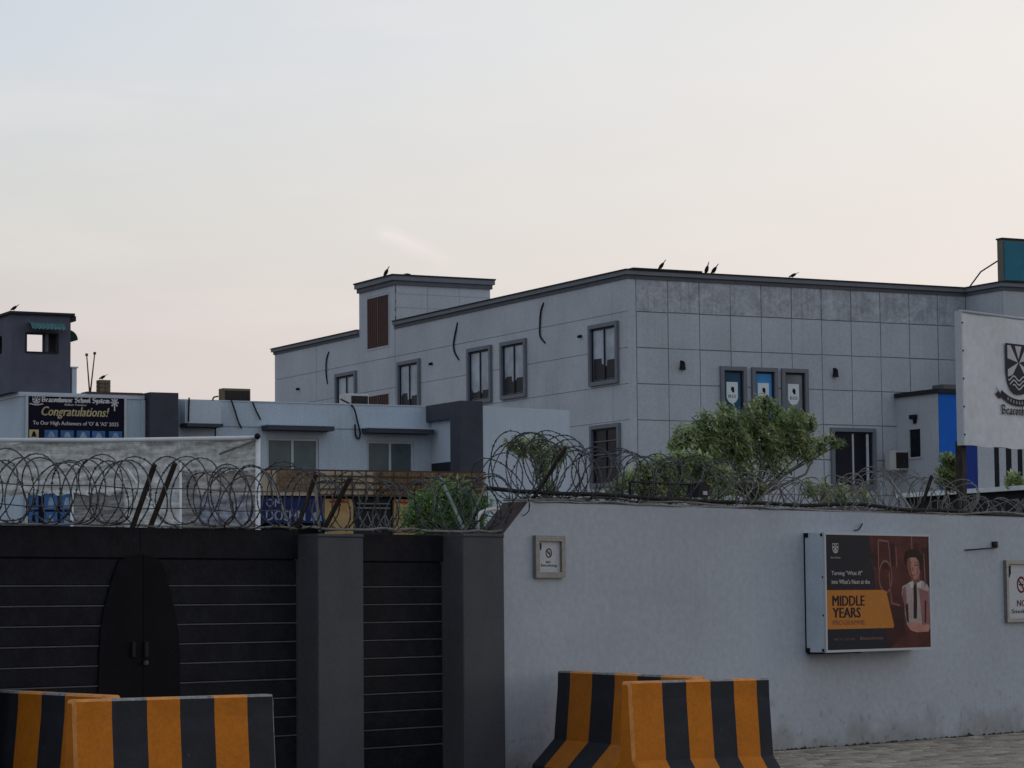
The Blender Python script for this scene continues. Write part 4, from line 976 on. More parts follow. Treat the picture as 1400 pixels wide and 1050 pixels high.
# awning: backing cloth, then woven mats, laths
b = MB(); b.box(kx(262), kx(655), .0, .02, ab_, at, fk); b.build('awning_cloth', C['cream_cloth'], ks)
for x0, x1, t_ in ((357, 369, 0), (370, 425, 1), (502, 582, 1), (583, 652, 1), (290, 345, 1)):
    if not t_: continue
    b = MB(); n_ = int((x1 - x0) / 4)
    z0_, z1_ = ab_ + (.07 if x0 != 502 else .02), at + .01
    vs = []
    for i in range(n_):
        xa = kx(x0) + (kx(x1) - kx(x0)) * i / n_; xb = kx(x0) + (kx(x1) - kx(x0)) * (i + .88) / n_
        for j in range(7):
            za = z0_ + (z1_ - z0_) * j / 7; zb2 = z0_ + (z1_ - z0_) * (j + .86) / 7; d_ = .024 + .010 * ((i + j) % 2)
            b.box(xa, xb, .021, d_ + .004, za, zb2, fk)
    b.build('woven_mat', C['bamboo'], ks)
for k, y in enumerate((652.5, 661, 670, 678)):
    b = MB(); b.box(kx(425), kx(655), .040, .052, kz(y) - .013, kz(y) + .013, fk); b.build('lath', C['bamboo_lath'], ks)
for x in (362, 427, 449, 458, 472, 491, 511, 529, 548, 566, 590, 612):
    b = MB(); b.box(kx(x) - .012, kx(x) + .012, .053, .064, ab_ - (.02 if x % 2 else 0), at, fk); b.build('lath', C['bamboo_lath'], ks)
b = MB(); b.box(kx(262), kx(655), -1.4, .02, at + .0, at + .03, fk); b.build('awning_top', C['bamboo_lath'], ks)
# navy sign
b = MB(); b.box(kx(262), kx(436), -.06, -.02, kz(716), kz(681), fk); sg = b.build('sign_board', C['kiosk_blue'], ks)
text('OM', kx(357), kz(694.5), kx(378) - kx(357), kz(684) - kz(694.5), -.016, C['letter_white'], sg, fk, bold=.03)
text('DOSHN', kx(357), kz(713), kx(410) - kx(357), kz(699) - kz(713), -.016, C['letter_white'], sg, fk, bold=.03)
for x in (272, 284, 297, 311, 325):
    b = MB(); b.flat([(kx(x), kz(712)), (kx(x + 8), kz(712)), (kx(x + 7), kz(700)), (kx(x + 4), kz(692)), (kx(x + 1), kz(701))], -.0155, fk); b.build('sign_picture', C['banner_blue'], sg)
b = MB(); b.flat([(kx(417), kz(713)), (kx(433), kz(713)), (kx(430), kz(698)), (kx(421), kz(703))], -.0155, fk); b.build('sign_picture', C['banner_pale'], sg)
for x0, x1 in ((437, 476), (532, 560)):
    b = MB(); b.box(kx(x0), kx(x1), -.10, -.03, 0, kz(683), fk); pnl = b.build('yellow_panel', C['kiosk_yellow'], ks)
    b = MB(); xm = (x0 + x1) / 2
    for i in range(5):
        a = -1.1 + i * .55; stroke(b, [(kx(xm), kz(688)), (kx(xm) + math.sin(a) * .22, kz(688) + math.cos(a) * .08 - .02)], .03, -.028, fk)
    stroke(b, [(kx(xm), kz(684)), (kx(xm), kz(700))], .025, -.027, fk)
    b.build('panel_print', C['kiosk_red'], pnl)
b = MB(); b.box(kx(477), kx(531), -.30, -.12, 0, kz(680), fk); b.build('serving_hatch', C['frame_dark'], ks)
b = MB()
for y in (689, 695): b.box(kx(482), kx(527), -.08, -.06, kz(y) - .012, kz(y) + .012, fk)
for i in range(9): 
    x = 480 + i * 6; stroke(b, [(kx(x), kz(722)), (kx(x + 12 if i % 2 else x - 8), kz(700))], .018, -.07, fk)
b.build('hatch_grille', C['cable_grey'], ks)
b = MB(); b.box(kx(262), kx(655), -1.4, -.5, 0, at, fk); b.build('kiosk_body', C['frame_dark'], ks)

# shed roof behind the wall on the right
pS = aty(1320, 671, 43)
S = Frame(pS, AB)                     # its eave runs along the local y axis
sz = pS.z
sl = S.L(1236, 676)[0]
b_ = thing('metal_shed', 'dark low shed with a white roof edge behind the wall at right', 'shed', S, (0, 0, 0))
b = MB(); b.box(.02, 3, -3.5, sl, 0, sz - .05); b.build('shed_wall', C['shed_dark'], b_)
b = MB(); b.box(-.12, 3.1, -3.55, sl + .05, sz - .05, sz + .02); b.build('roof_edge', C['pipe_white'], b_)
b = MB(); b.box(-.02, .02, sl + .0, sl + 3.2, 0, sz - .22); b.build('side_screen', C['shed_dark'], b_)

# ------------------------------------------------------------------ white sign board on posts behind the wall
BB = 2.0
fbb = FM('R', BB)
wu = lambda x, y=520: W.R(x, y, BB)[0]
zt0, zb0 = W.R(1311, 427, BB)[1], W.R(1315, 609, BB)[1]
u0 = W.R(1312.5, 500, BB)[0]; u1 = u0 + 3.4
wb = thing('white_sign_board', 'large white board with a navy shield crest raised on dark posts at right', 'sign', W, (u0, BB, 0))
b = MB(); nx, nz = 26, 18; vs = []; fs = []
for j in range(nz + 1):
    for i in range(nx + 1):
        t, s_ = i / nx, j / nz
        vs.append(fbb(u0 + (u1 - u0) * t + (0 if 0 < i < nx else .012 * math.sin(s_ * 19)), .03 + .006 * math.sin(t * 9 + s_ * 4) + .004 * math.sin(t * 23 - s_ * 11), zb0 + (zt0 - zb0) * s_ + (0 if 0 < j < nz else .008 * math.sin(t * 30))))
for j in range(nz):
    for i in range(nx): k = j * (nx + 1) + i; fs.append((k, k + 1, k + nx + 2, k + nx + 1))
b.add(vs, fs); b.sm = True; b.build('vinyl_sheet', C['vinyl_white'], wb)
b = MB(); b.box(u0 + .0, u1, -.06, .0, zb0 + .01, zt0 - .01, fbb); b.build('backing_frame', C['white_frame'], wb)
b = MB(); b.box(u0 - .03, u0 + .0, -.05, .05, zb0, zt0 + .02, fbb); b.build('side_edge', C['paper_white'], wb)
b = MB()
for k in range(5): z_ = zb0 + (zt0 - zb0) * (.08 + .21 * k); b.box(u0 - .012, u0 + .008, .05, .06, z_ - .012, z_ + .012, fbb)
b.build('side_rivets', C['black_metal'], wb)
b = MB(); b.tube([fbb(u0 - .03, .03, zt0 + .015), fbb((u0 + u1) / 2, .03, zt0 + .02), fbb(u1, .03, zt0 + .015)], .02, 6); b.build('top_hem', C['paper_white'], wb)
for uu in (wu(1320, 640) + .07, u1 - .2):
    b = MB(); b.cbox(uu - .055, uu + .055, -.16, -.061, 0, zb0 + .06, fbb, .006); b.build('post', C['rust_iron'], wb)
cxx = wu(1388.3, 490); ct = W.R(1388, 471, BB)[1]; chh = ct - W.R(1388, 540, BB)[1]; cww = 2 * (cxx - wu(1371, 490))
crest(cxx, ct, cww, chh, .046, C['crest_navy'], C['paper_white'], wb, fbb)
zt_ = W.R(1380, 567, BB)[1]
gothic('Beaconhouse', wu(1365.5, 560), zt_, cww * 1.42, W.R(1380, 559.5, BB)[1] - zt_, .046, C['crest_navy'], wb, fbb, .22)

# ------------------------------------------------------------------ poster light box on the wall
BO = .273
fx = FM('R', 0)
xu = lambda x, y=800: W.R(x, y, -BO)[0]
xz = lambda y, x=1150: W.R(x, y, -BO)[1]
p0, p1 = xu(1128), xu(1272); q0, q1 = xz(892, 1128), xz(728, 1128)
lb = thing('poster_light_box', 'deep wall box with the orange and dark red poster of a schoolboy', 'sign', W, (p0, 0, q0))
b = MB(); b.cbox(p0, p1, 0, BO - .02, q0, q1, fx, .004); b.build('box_body', C['metal_box'], lb)
b = MB(); b.slab(p0 - .004, p1 + .004, q0 - .004, q1 + .004, BO - .02, BO + .006, [(p0 + .022, p1 - .022, q0 + .022, q1 - .022)], fx); b.build('face_frame', C['paper_white'], lb)
b = MB()
for za in (q0 - .004, q1 - .05): b.box(p0 - .008, p0 + .0, .01, .06, za, za + .05, fx); b.box(p0 - .008, p0, BO - .05, BO - .022, za + .01, za + .04, fx)
for fz in (.3, .62): b.box(p0 - .008, p0, BO - .035, BO - .022, q0 + (q1 - q0) * fz, q0 + (q1 - q0) * fz + .02, fx)
b.box(p0 - .006, p0, .0, .015, q0, q1, fx); b.box(p0 + .0, p0 + .7, .02, BO - .03, q0 - .02, q0 - .001, fx)
b.build('corner_fittings', C['black_metal'], lb)
b = MB(); b.box(p0 + .014, p1 - .014, BO - .018, BO - .002, q0 + .014, q1 - .014, fx); pf = b.build('poster', C['poster_red'], lb)
PW, PH = p1 - p0 - .044, q1 - q0 - .044; ox, oz = p0 + .022, q0 + .022
def pp(u, v): return (ox + u * PW, oz + (1 - v) * PH)       # u right, v down in the poster, 0..1
def pf_(pts, m, k, name): b = MB(); b.flat([pp(*p_) for p_ in pts], BO - .002 + .001 * k, fx); return b.build(name, m, pf)
def pm_(lst, m, k, name):
    for i, pts in enumerate(lst): MB().flat([pp(*p_) for p_ in pts], BO - .002 + .001 * k + .0002 * (i % 4), fx).build(name.rstrip('s') if len(lst) > 1 else name, m, pf)
# background shapes of the printed classroom
pm_([[(.42, 0), (1, 0), (1, 1), (.42, 1)]], C['poster_red'], .5, 'print_background')
pm_([[(.43, .16), (.49, .16), (.5, .27), (.44, .28)], [(.51, .23), (.6, .23), (.6, .3), (.51, .3)], [(.62, .07), (.66, .07), (.66, .27), (.62, .27)], [(.86, .06), (.9, .06), (.9, .24), (.86, .24)], [(.55, .62), (.74, .64), (.75, .9), (.72, 1), (.55, .95)], [(.93, .1), (1, .1), (1, .5), (.93, .5)], [(.50, .86), (.72, .80), (.8, .93), (.7, 1), (.5, 1)]], C['poster_red_dark'], 1, 'print_shadows')
b = MB(); W2 = .008
for pts in (((.5, .04), (.5, .3)), ((.6, .05), (.62, .3)), ((.5, .04), (.6, .05)), ((.83, 0), (.83, .15)), ((.43, .2), (.45, .3)), ((.6, .33), (.62, .6), (.7, .62)), ((.95, .15), (.96, .45)), ((.67, .1), (.68, .28))): stroke(b, [pp(*p_) for p_ in pts], W2 * PW * 1.2, BO, fx)
c1_ = pp(.565, .365); add_ring(b, c1_[0], c1_[1], .082 * PW, .094 * PW, BO, fx, 22, .62 * 1.15)
b.build('print_lines', C['poster_red_pale'], pf)
pf_([(.72, .9), (.85, .86), (1, .86), (1, 1), (.6, 1)], C['poster_red'], 1.5, 'print_table')
pf_([(0, 0), (.41, 0), (.44, .2), (.47, .47), (0, .47)], C['poster_navy'], 2, 'print_dark_band')
pf_([(0, .82), (.56, .82), (.58, 1), (0, 1)], C['poster_navy'], 2, 'print_dark_band')
pf_([(0, .482), (.545, .482), (.56, .49), (.575, .52), (.64, .80), (.63, .82), (0, .82)], C['poster_orange'], 3, 'print_orange_panel')
text('MIDDLE', *pp(.055, .618), .30 * PW, .088 * PH, BO + .003, C['ink_black'], pf, fx, bold=.05)
text('YEARS', *pp(.055, .722), .26 * PW, .088 * PH, BO + .003, C['ink_black'], pf, fx, bold=.05)
text('PROGRAMME', *pp(.055, .785), .30 * PW, .042 * PH, BO + .003, C['skin_shade'], pf, fx)
text('Turning "What if?"', *pp(.05, .362), .29 * PW, .048 * PH, BO + .002, C['poster_white'], pf, fx, bold=.02)
text("into What's Next at the", *pp(.05, .428), .36 * PW, .040 * PH, BO + .002, C['poster_white'], pf, fx, bold=.03)
text('042 111 222 003', *pp(.06, .918), .20 * PW, .020 * PH, BO + .002, C['poster_red_pale'], pf, fx)
text('Beaconhouse', *pp(.31, .918), .22 * PW, .028 * PH, BO + .002, C['poster_red_pale'], pf, fx, bold=.03)
text('Beaconhouse', *pp(.045, .205), .09 * PW, .015 * PH, BO + .002, C['poster_white'], pf, fx)
cz_ = pp(.09, .075); crest(cz_[0], cz_[1], .055 * PW, .085 * PH, BO + .002, C['poster_white'], C['poster_navy'], pf, fx, ribbon=False)
# printed schoolboy
pf_([(.745, .62), (.72, .52), (.73, .45), (.79, .42), (.83, .40), (.93, .40), (.975, .43), (1, .47), (1, .80), (.92, .86), (.80, .84), (.765, .78), (.75, .70)], C['shirt_print'], 2, 'printed_shirt')
pf_([(.815, .33), (.90, .33), (.91, .42), (.86, .455), (.82, .42)], C['skin_shade'], 2.5, 'printed_neck')
pf_([(.775, .20), (.80, .16), (.86, .15), (.905, .20), (.912, .28), (.90, .34), (.875, .385), (.835, .39), (.80, .355), (.78, .29)], C['skin_print'], 3, 'printed_face')
pf_([(.775, .21), (.81, .20), (.818, .27), (.825, .33), (.845, .385), (.83, .388), (.80, .355), (.78, .29)], C['skin_shade'], 3.5, 'printed_face_shade')
pf_([(.88, .22), (.905, .23), (.908, .28), (.895, .33), (.875, .37), (.872, .33), (.885, .28)], C['poster_red_pale'], 3.6, 'printed_cheek')
pf_([(.895, .47), (.99, .50), (1, .80), (.92, .80), (.905, .6)], C['poster_red_pale'], 2.6, 'printed_shirt_shade')
pf_([(.735, .47), (.76, .45), (.77, .60), (.762, .70), (.745, .62), (.725, .53)], C['poster_red_pale'], 2.7, 'printed_shirt_shade')
pf_([(.765, .25), (.755, .19), (.775, .14), (.82, .115), (.88, .12), (.92, .16), (.935, .22), (.925, .30), (.905, .31), (.90, .23), (.87, .19), (.82, .19), (.785, .205), (.775, .255)], C['hair_print'], 4, 'printed_hair')
pm_([[(.79, .255), (.82, .25), (.82, .262), (.79, .268)], [(.85, .25), (.885, .255), (.885, .268), (.85, .262)], [(.83, .27), (.842, .31), (.826, .312)], [(.815, .345), (.865, .342), (.84, .358)], [(.785, .235), (.825, .228), (.825, .236), (.785, .244)], [(.85, .228), (.89, .236), (.89, .244), (.85, .236)]], C['skin_shade'], 5, 'printed_features')
pf_([(.84, .435), (.87, .435), (.872, .6), (.866, .74), (.835, .74), (.838, .6)], C['hair_print'], 4, 'printed_tie')
pm_([[(.79, .42), (.835, .40), (.845, .45), (.815, .47)], [(.93, .40), (.875, .42), (.87, .455), (.91, .465)]], C['poster_white'], 3, 'printed_collar')
pm_([[(.755, .62), (.78, .60), (.785, .78), (.765, .76)], [(.95, .58), (.965, .58), (.96, .78), (.945, .78)]], C['poster_red_dark'], 4, 'printed_folds')
pm_([[(.76, .79), (.83, .765), (.93, .80), (.98, .79), (1, .82), (.98, .86), (.86, .865), (.80, .845)]], C['skin_print'], 5, 'printed_arms')
# small bits on the box and the wall
cable(W, RF, [(W.R(1166, 724)[0], .02, W.R(1166, 725)[1]), (W.R(1170, 722)[0], .04, W.R(1170, 724)[1]), (W.R(1177, 716)[0], .02, W.R(1177, 716)[1])], .008, 'short bent wire sticking up above the poster box')
a, z = W.R(1319, 752); a2, _z = W.R(1357, 749)
b = MB(); b.tube([(a, -.0, z), (a, -.05, z), (a2, -.05, _z), (a2, -.0, _z)], .009, 6); b.box(a2 - .02, a2 + .03, .0, .06, _z, _z + .075, RF)
tag(b.build('wall_bracket', C['rust_iron'], None, W, (a, 0, z)), 'thin rusty bar bracket on the wall above the right sign', 'bracket')
# framed signs
def framed(x0, x1, yt, yb, lab, big, u1=None):
    s0, zt = W.R(x0, yt); s1 = W.R(x1, yt)[0] if u1 is None else s0 + u1; zb = W.R(x0, yb)[1]
    t = thing('no_smoking_sign', lab, 'sign', W, (s0, 0, zb), 'framed no smoking signs')
    fwid = .055 if not big else .045
    for pts in (((s0, zb), (s1, zb), (s1 - fwid, zb + fwid), (s0 + fwid, zb + fwid)), ((s1, zb), (s1, zt), (s1 - fwid, zt - fwid), (s1 - fwid, zb + fwid)), ((s1, zt), (s0, zt), (s0 + fwid, zt - fwid), (s1 - fwid, zt - fwid)), ((s0, zt), (s0, zb), (s0 + fwid, zb + fwid), (s0 + fwid, zt - fwid))):
        b = MB(); b.prism(list(pts), 0, .045, RF); b.build('frame_strip', C['alu_frame'], t)
    b = MB(); b.box(s0 + fwid - .01, s1 - fwid + .01, .002, .015, zb + fwid - .01, zt - fwid + .01, RF); br = b.build('board', C['paper_white'], t)
    i0, i1, j0, j1 = s0 + fwid, s1 - fwid, zb + fwid, zt - fwid; w_, h_ = i1 - i0, j1 - j0
    red = C['ink_red'] if big else C['ink_black']
    cx, cz = i0 + w_ * .5, j0 + h_ * .62
    b = MB(); add_ring(b, cx, cz, h_ * .115, h_ * .155, .017, RF, 24); stroke(b, [(cx - h_ * .09, cz + h_ * .09), (cx + h_ * .09, cz - h_ * .09)], h_ * .035, .018); b.build('ban_ring', red, t)
    b = MB(); stroke(b, [(cx - h_ * .08, cz - .0), (cx + h_ * .08, cz)], h_ * .03, .0165); stroke(b, [(cx + h_ * .05, cz + h_ * .03), (cx + h_ * .03, cz + h_ * .07)], h_ * .012, .0165); b.build('cigarette_mark', C['ink_black'], t)
    b = MB(); sc = w_ * .12; b.flat([(i0 + .02, j1 - .02), (i0 + .02 + sc, j1 - .02), (i0 + .02 + sc, j1 - .02 - sc * 1.2), (i0 + .02 + sc / 2, j1 - .02 - sc * 1.9), (i0 + .02, j1 - .02 - sc * 1.2)], .016); b.build('small_crest', C['ink_black'], t)
    text('NO', cx - w_ * (.16 if big else .13), j0 + h_ * (.22 if big else .29), w_ * (.32 if big else .2), h_ * (.12 if big else .07), .0165, red, t, bold=.04)
    text('Smoking', i0 + w_ * .14, j0 + h_ * (.07 if big else .16), w_ * .72, h_ * .10, .0165, C['ink_black'], t, bold=.03)
framed(728, 768.5, 732, 790, 'small framed no smoking notice on the wall beside the pillar', False)
framed(1371.5, 0, 766, 851, 'framed no smoking notice with red letters, cut by the right edge', True, .74)

# ------------------------------------------------------------------ coiled razor wire
def coil(u0, u1, zb, rad, pitch, lab, b0=.1, tilt=.10, jit=.05, base=None, m='wire', r=.0060, zsag=0., drop=None, name='razor_wire'):
    """rad, zb: functions of u"""
    b = MB(); u = u0; path = []; th = ru(0, 6); n_ = 26; pitch *= .6; ph = ru(0, 6)
    while u < u1:
        pt = pitch * ru(.35, 1.7); rr = rad(u) * ru(.90, 1.08); tl = tilt * math.sin(ph) * ru(.5, 1.5); ph += ru(1.2, 2.6); dz_ = ru(-jit, jit) * .5; db = ru(-jit, jit); sq = ru(.9, 1.06)
        for k in range(n_):
            t = k / n_; a = 2 * math.pi * t
            path.append([u + pt * t + tl * math.cos(a) , b0 + db + rr * math.sin(a), zb(u + pt * t) + rr * sq + dz_ - rr * sq * math.cos(a)])
        u += pt
    for _ in range(2): path = [path[0]] + [[(path[i - 1][j] + 2 * path[i][j] + path[i + 1][j]) / 4 for j in range(3)] for i in range(1, len(path) - 1)] + [path[-1]]
    b.tube(path, r, 4, cap=False)
    P = [Vector(p_) for p_ in path]
    for i in range(2, len(P) - 2, 1):
        for rep in range(2):
         p_ = P[i]; t = (P[i + 1] - P[i - 1]).normalized(); a = t.orthogonal().normalized(); a.rotate(Matrix.Rotation(ru(0, 6), 3, t)); s_ = ru(.010, .016)
         q_ = p_ + (P[i + 1] - p_) * rnd()
         b.add([tuple(q_ - t * s_ * .5 - a * s_), tuple(q_ + t * s_ * .9 - a * s_ * .3), tuple(q_ - t * s_ * .5 + a * s_), tuple(q_ - t * s_ * .9)], [(0, 1, 3), (3, 1, 2)])
    o = b.build(name, C[m], None, W, (u0, b0, zb(u0)))
    return tag(o, lab, 'razor wire', 'coils of razor wire along the gates and wall')
ug = lambda x, y=720: W.R(x, y, .15)[0]
gz = lambda u: GZ + .01
coil(ug(-60), ug(188), gz, lambda u: .29, .215, 'razor wire coil over the left gate leaf')
coil(ug(222), ug(412), gz, lambda u: .28 + .02 * math.sin(u * 5), .175, 'razor wire coil over the right gate leaf up to the wide pillar')
coil(ug(425), ug(668), gz, lambda u: .255, .20, 'razor wire coil over the side gate between the pillars', b0=.2)
wz_ = lambda u: WT + .03 if u > us else zc + (WT - zc) * max(0, (u - ul)) / (us - ul) + .06
coil(ug(655), W.R(800, 690)[0], wz_, lambda u: .28 + .05 * math.sin((u - us) * 2.5 + 1), .14, 'tall razor wire coil at the sloped end of the wall before the small tree', b0=.15, tilt=.16)
coil(W.R(795, 690)[0], W.R(1000, 690)[0], wz_, lambda u: .30 - .03 * (u + 3), .22, 'razor wire coil on the wall left of the large leafy tree', b0=.15, tilt=.16)
coil(W.R(990, 690)[0], W.R(1215, 690)[0], lambda u: WT + .0, lambda u: .19, .22, 'sagging razor wire coil on the wall before the large leafy tree', b0=.2, tilt=.22, m='cable_grey', jit=.1)
coil(W.R(1195, 690)[0], W.R(1335, 690)[0], lambda u: WT - .02, lambda u: .26, .27, 'loose razor wire coil on the wall left of the white board post', b0=.2, tilt=.22, m='cable_grey', jit=.1)
coil(W.R(1325, 690)[0], 8, lambda u: WT - .06, lambda u: .155, .20, 'flattened razor wire coil on the wall under the white board', b0=.3, tilt=.28, m='cable_grey', jit=.1)
# cable bundle and loose wires lying along the wall top
def lying(u0, u1, b0, z, r, amp, m, lab, n=60, zf=None, grp='cables lying along the top of the wall and gates'):
    pts = []; p1_, p2_ = ru(0, 6), ru(0, 6)
    for i in range(n + 1):
        t = i / n; u = u0 + (u1 - u0) * t
        pts.append((u, b0 + amp * .6 * math.sin(t * 17 + p1_), (zf(u) if zf else z) + amp * (.5 + .5 * math.sin(t * 13 + p2_)) * (.6 + .4 * math.sin(t * 41 + p1_)) + r))
    b = MB(); b.tube(pts, r, 5); return tag(b.build('lying_cable', C[m], None, W, pts[0]), lab, 'cable', grp)
lying(W.R(675, 690)[0], 9, .08, WT, .022, .05, 'cable_black', 'thick black cable lying on the wall top along its whole length', zf=lambda u: WT + .075 - .008 * (u + 4) if u > us else WT + .06)
lying(W.R(690, 690)[0], 9, .03, WT, .012, .05, 'cable_grey', 'pale grey cable wound along the wall top', 70)
lying(W.R(740, 690)[0], 8, .14, WT, .013, .07, 'cable_grey', 'grey cable looping loosely behind the others on the wall top', 50)
lying(W.R(730, 690)[0], W.R(1150, 690)[0], .0, WT, .010, .025, 'wire_pale', 'thin whitish wire at the front edge of the wall top', 50)
lying(ug(-60), ug(402), .12, GZ, .010, .02, 'cable_grey', 'thin pale wire lying along the top of the double gate', 50)
lying(ug(402), ug(690), .05, GZ, .012, .025, 'cable_grey', 'thin pale wire lying over the side gate and pillars', 40)
# ground wire strands
for k, (zz, lb_) in enumerate(((.34, 'straight strand of wire through the coils above the double gate'), (.17, 'lower straight strand of wire above the double gate'))):
    b = MB(); pts = [(ug(-60) + (ug(405) - ug(-60)) * i / 10, .2, GZ + zz + .012 * math.sin(i * 2.1)) for i in range(11)]
    b.tube(pts, .005, 4); tag(b.build('wire_strand', C['wire'], None, W, pts[0]), lb_, 'wire', 'straight strands of wire')
# posts that carry the wire: arms leaning out over the street or back into the yard
def arm(xb, yb, xt, yt, lab, m='rust_iron', wd=.045, bb=.15):
    """an angle-iron arm from pixel foot to pixel tip, leaning across the wall"""
    ub, zb = W.R(xb, yb, bb)
    P1, = [W.L(xt, yt, ub)]        # lean stays in the plane square to the wall
    dpt, zt = P1
    b = MB(); A_ = Vector((ub, bb, zb)); Bv = Vector((ub, dpt, zt)); d = (Bv - A_).normalized(); n1 = Vector((1, 0, 0)); n2 = d.cross(n1).normalized()
    h = wd / 2
    for s1, s2, t1, t2 in ((-h, h, -h, -h + .008), (h - .008, h, -h, h)):
        vs = [A_ + n1 * a + n2 * c_ for a, c_ in ((s1, t1), (s2, t1), (s2, t2), (s1, t2))] + [Bv + n1 * a + n2 * c_ for a, c_ in ((s1, t1), (s2, t1), (s2, t2), (s1, t2))]
        b.add([tuple(v) for v in vs], [(0, 1, 2, 3), (7, 6, 5, 4), (0, 4, 5, 1), (1, 5, 6, 2), (2, 6, 7, 3), (3, 7, 4, 0)])
    return tag(b.build('wire_bracket', C[m], None, W, tuple(A_)), lab, 'wire bracket', 'iron arms that carry the razor wire')
arm(178, 722, 209, 634, 'left one of two parallel dark iron arms above the gate latch', wd=.055)
arm(202, 722, 237, 632, 'right one of two parallel dark iron arms above the gate latch', wd=.055)
arm(402, 727, 430, 648, 'rusty iron arm leaning right above the left edge of the wide pillar', wd=.05)
arm(436, 727, 429, 657, 'pale iron arm standing almost upright on the wide pillar', 'cable_grey', .035)
arm(438, 729, 477, 652, 'rusty iron arm leaning right from the middle of the wide pillar', wd=.05)
arm(397, 725, 369, 650, 'thin pale arm leaning left beside the wide pillar', 'wire_pale', .025)
arm(635, 728, 600, 652, 'pale green arm leaning left on the pillar beside the ferny bush', 'iron_pale', .04)
arm(635, 728, 663, 664, 'thin pale green arm leaning right beside the ferny bush', 'iron_pale', .025)
arm(726, 684, 773, 611, 'dark iron arm leaning right at the sloped end of the wall', wd=.04)
arm(1246, 698, 1212, 650, 'pale iron arm leaning left on the wall before the entrance block', 'wire_pale', .035)
arm(1257, 698, 1273, 650, 'dark iron arm leaning right on the wall before the entrance block', wd=.045)
# thin stays
arm(208, 690, 174, 642, 'thin white strut seen through the coil left of the twin arms', 'pipe_white', .02, .3)
# white pipe elbow at the sloped end
P_ = [W.R(x, y, .12) for x, y in ((653, 724), (653, 708), (657, 701), (666, 697), (682, 695))]
b = MB(); b.tube([(a, .12, z) for a, z in P_], .018, 8); tag(b.build('pipe_elbow', C['pipe_white'], None, W, (P_[0][0], .12, P_[0][1])), 'white bent pipe at the foot of the sloped wall end', 'pipe')
# floodlight on a black bar over the wall
fu0, fz0 = W.R(861, 660, .3); fu1 = W.R(950, 658, .3)[0]
t = thing('floodlight', 'black floodlight on a long horizontal bar above the wall before the tree', 'floodlight', W, (fu0, .3, WT))
b = MB(); b.tube([(fu0, .3, WT + .0), (fu0, .3, fz0), (fu0 + .02, .3, fz0 + .01), (fu1, .3, fz0 + .01)], .014, 6); b.build('bar', C['black_metal'], t)
hx, hz = W.R(954, 668, .3)
b = MB(); b.prism([(hx - .10, hz - .09), (hx + .08, hz - .09), (hx + .10, hz + .03), (hx + .02, hz + .08), (hx - .06, hz + .06)], -.38, -.22, RF); b.build('lamp_head', C['black_metal'], t)
b = MB(); b.box(hx - .02, hx + .05, -.22, -.21, hz - .07, hz - .03, RF); b.build('lens', C['paper_white'], t)

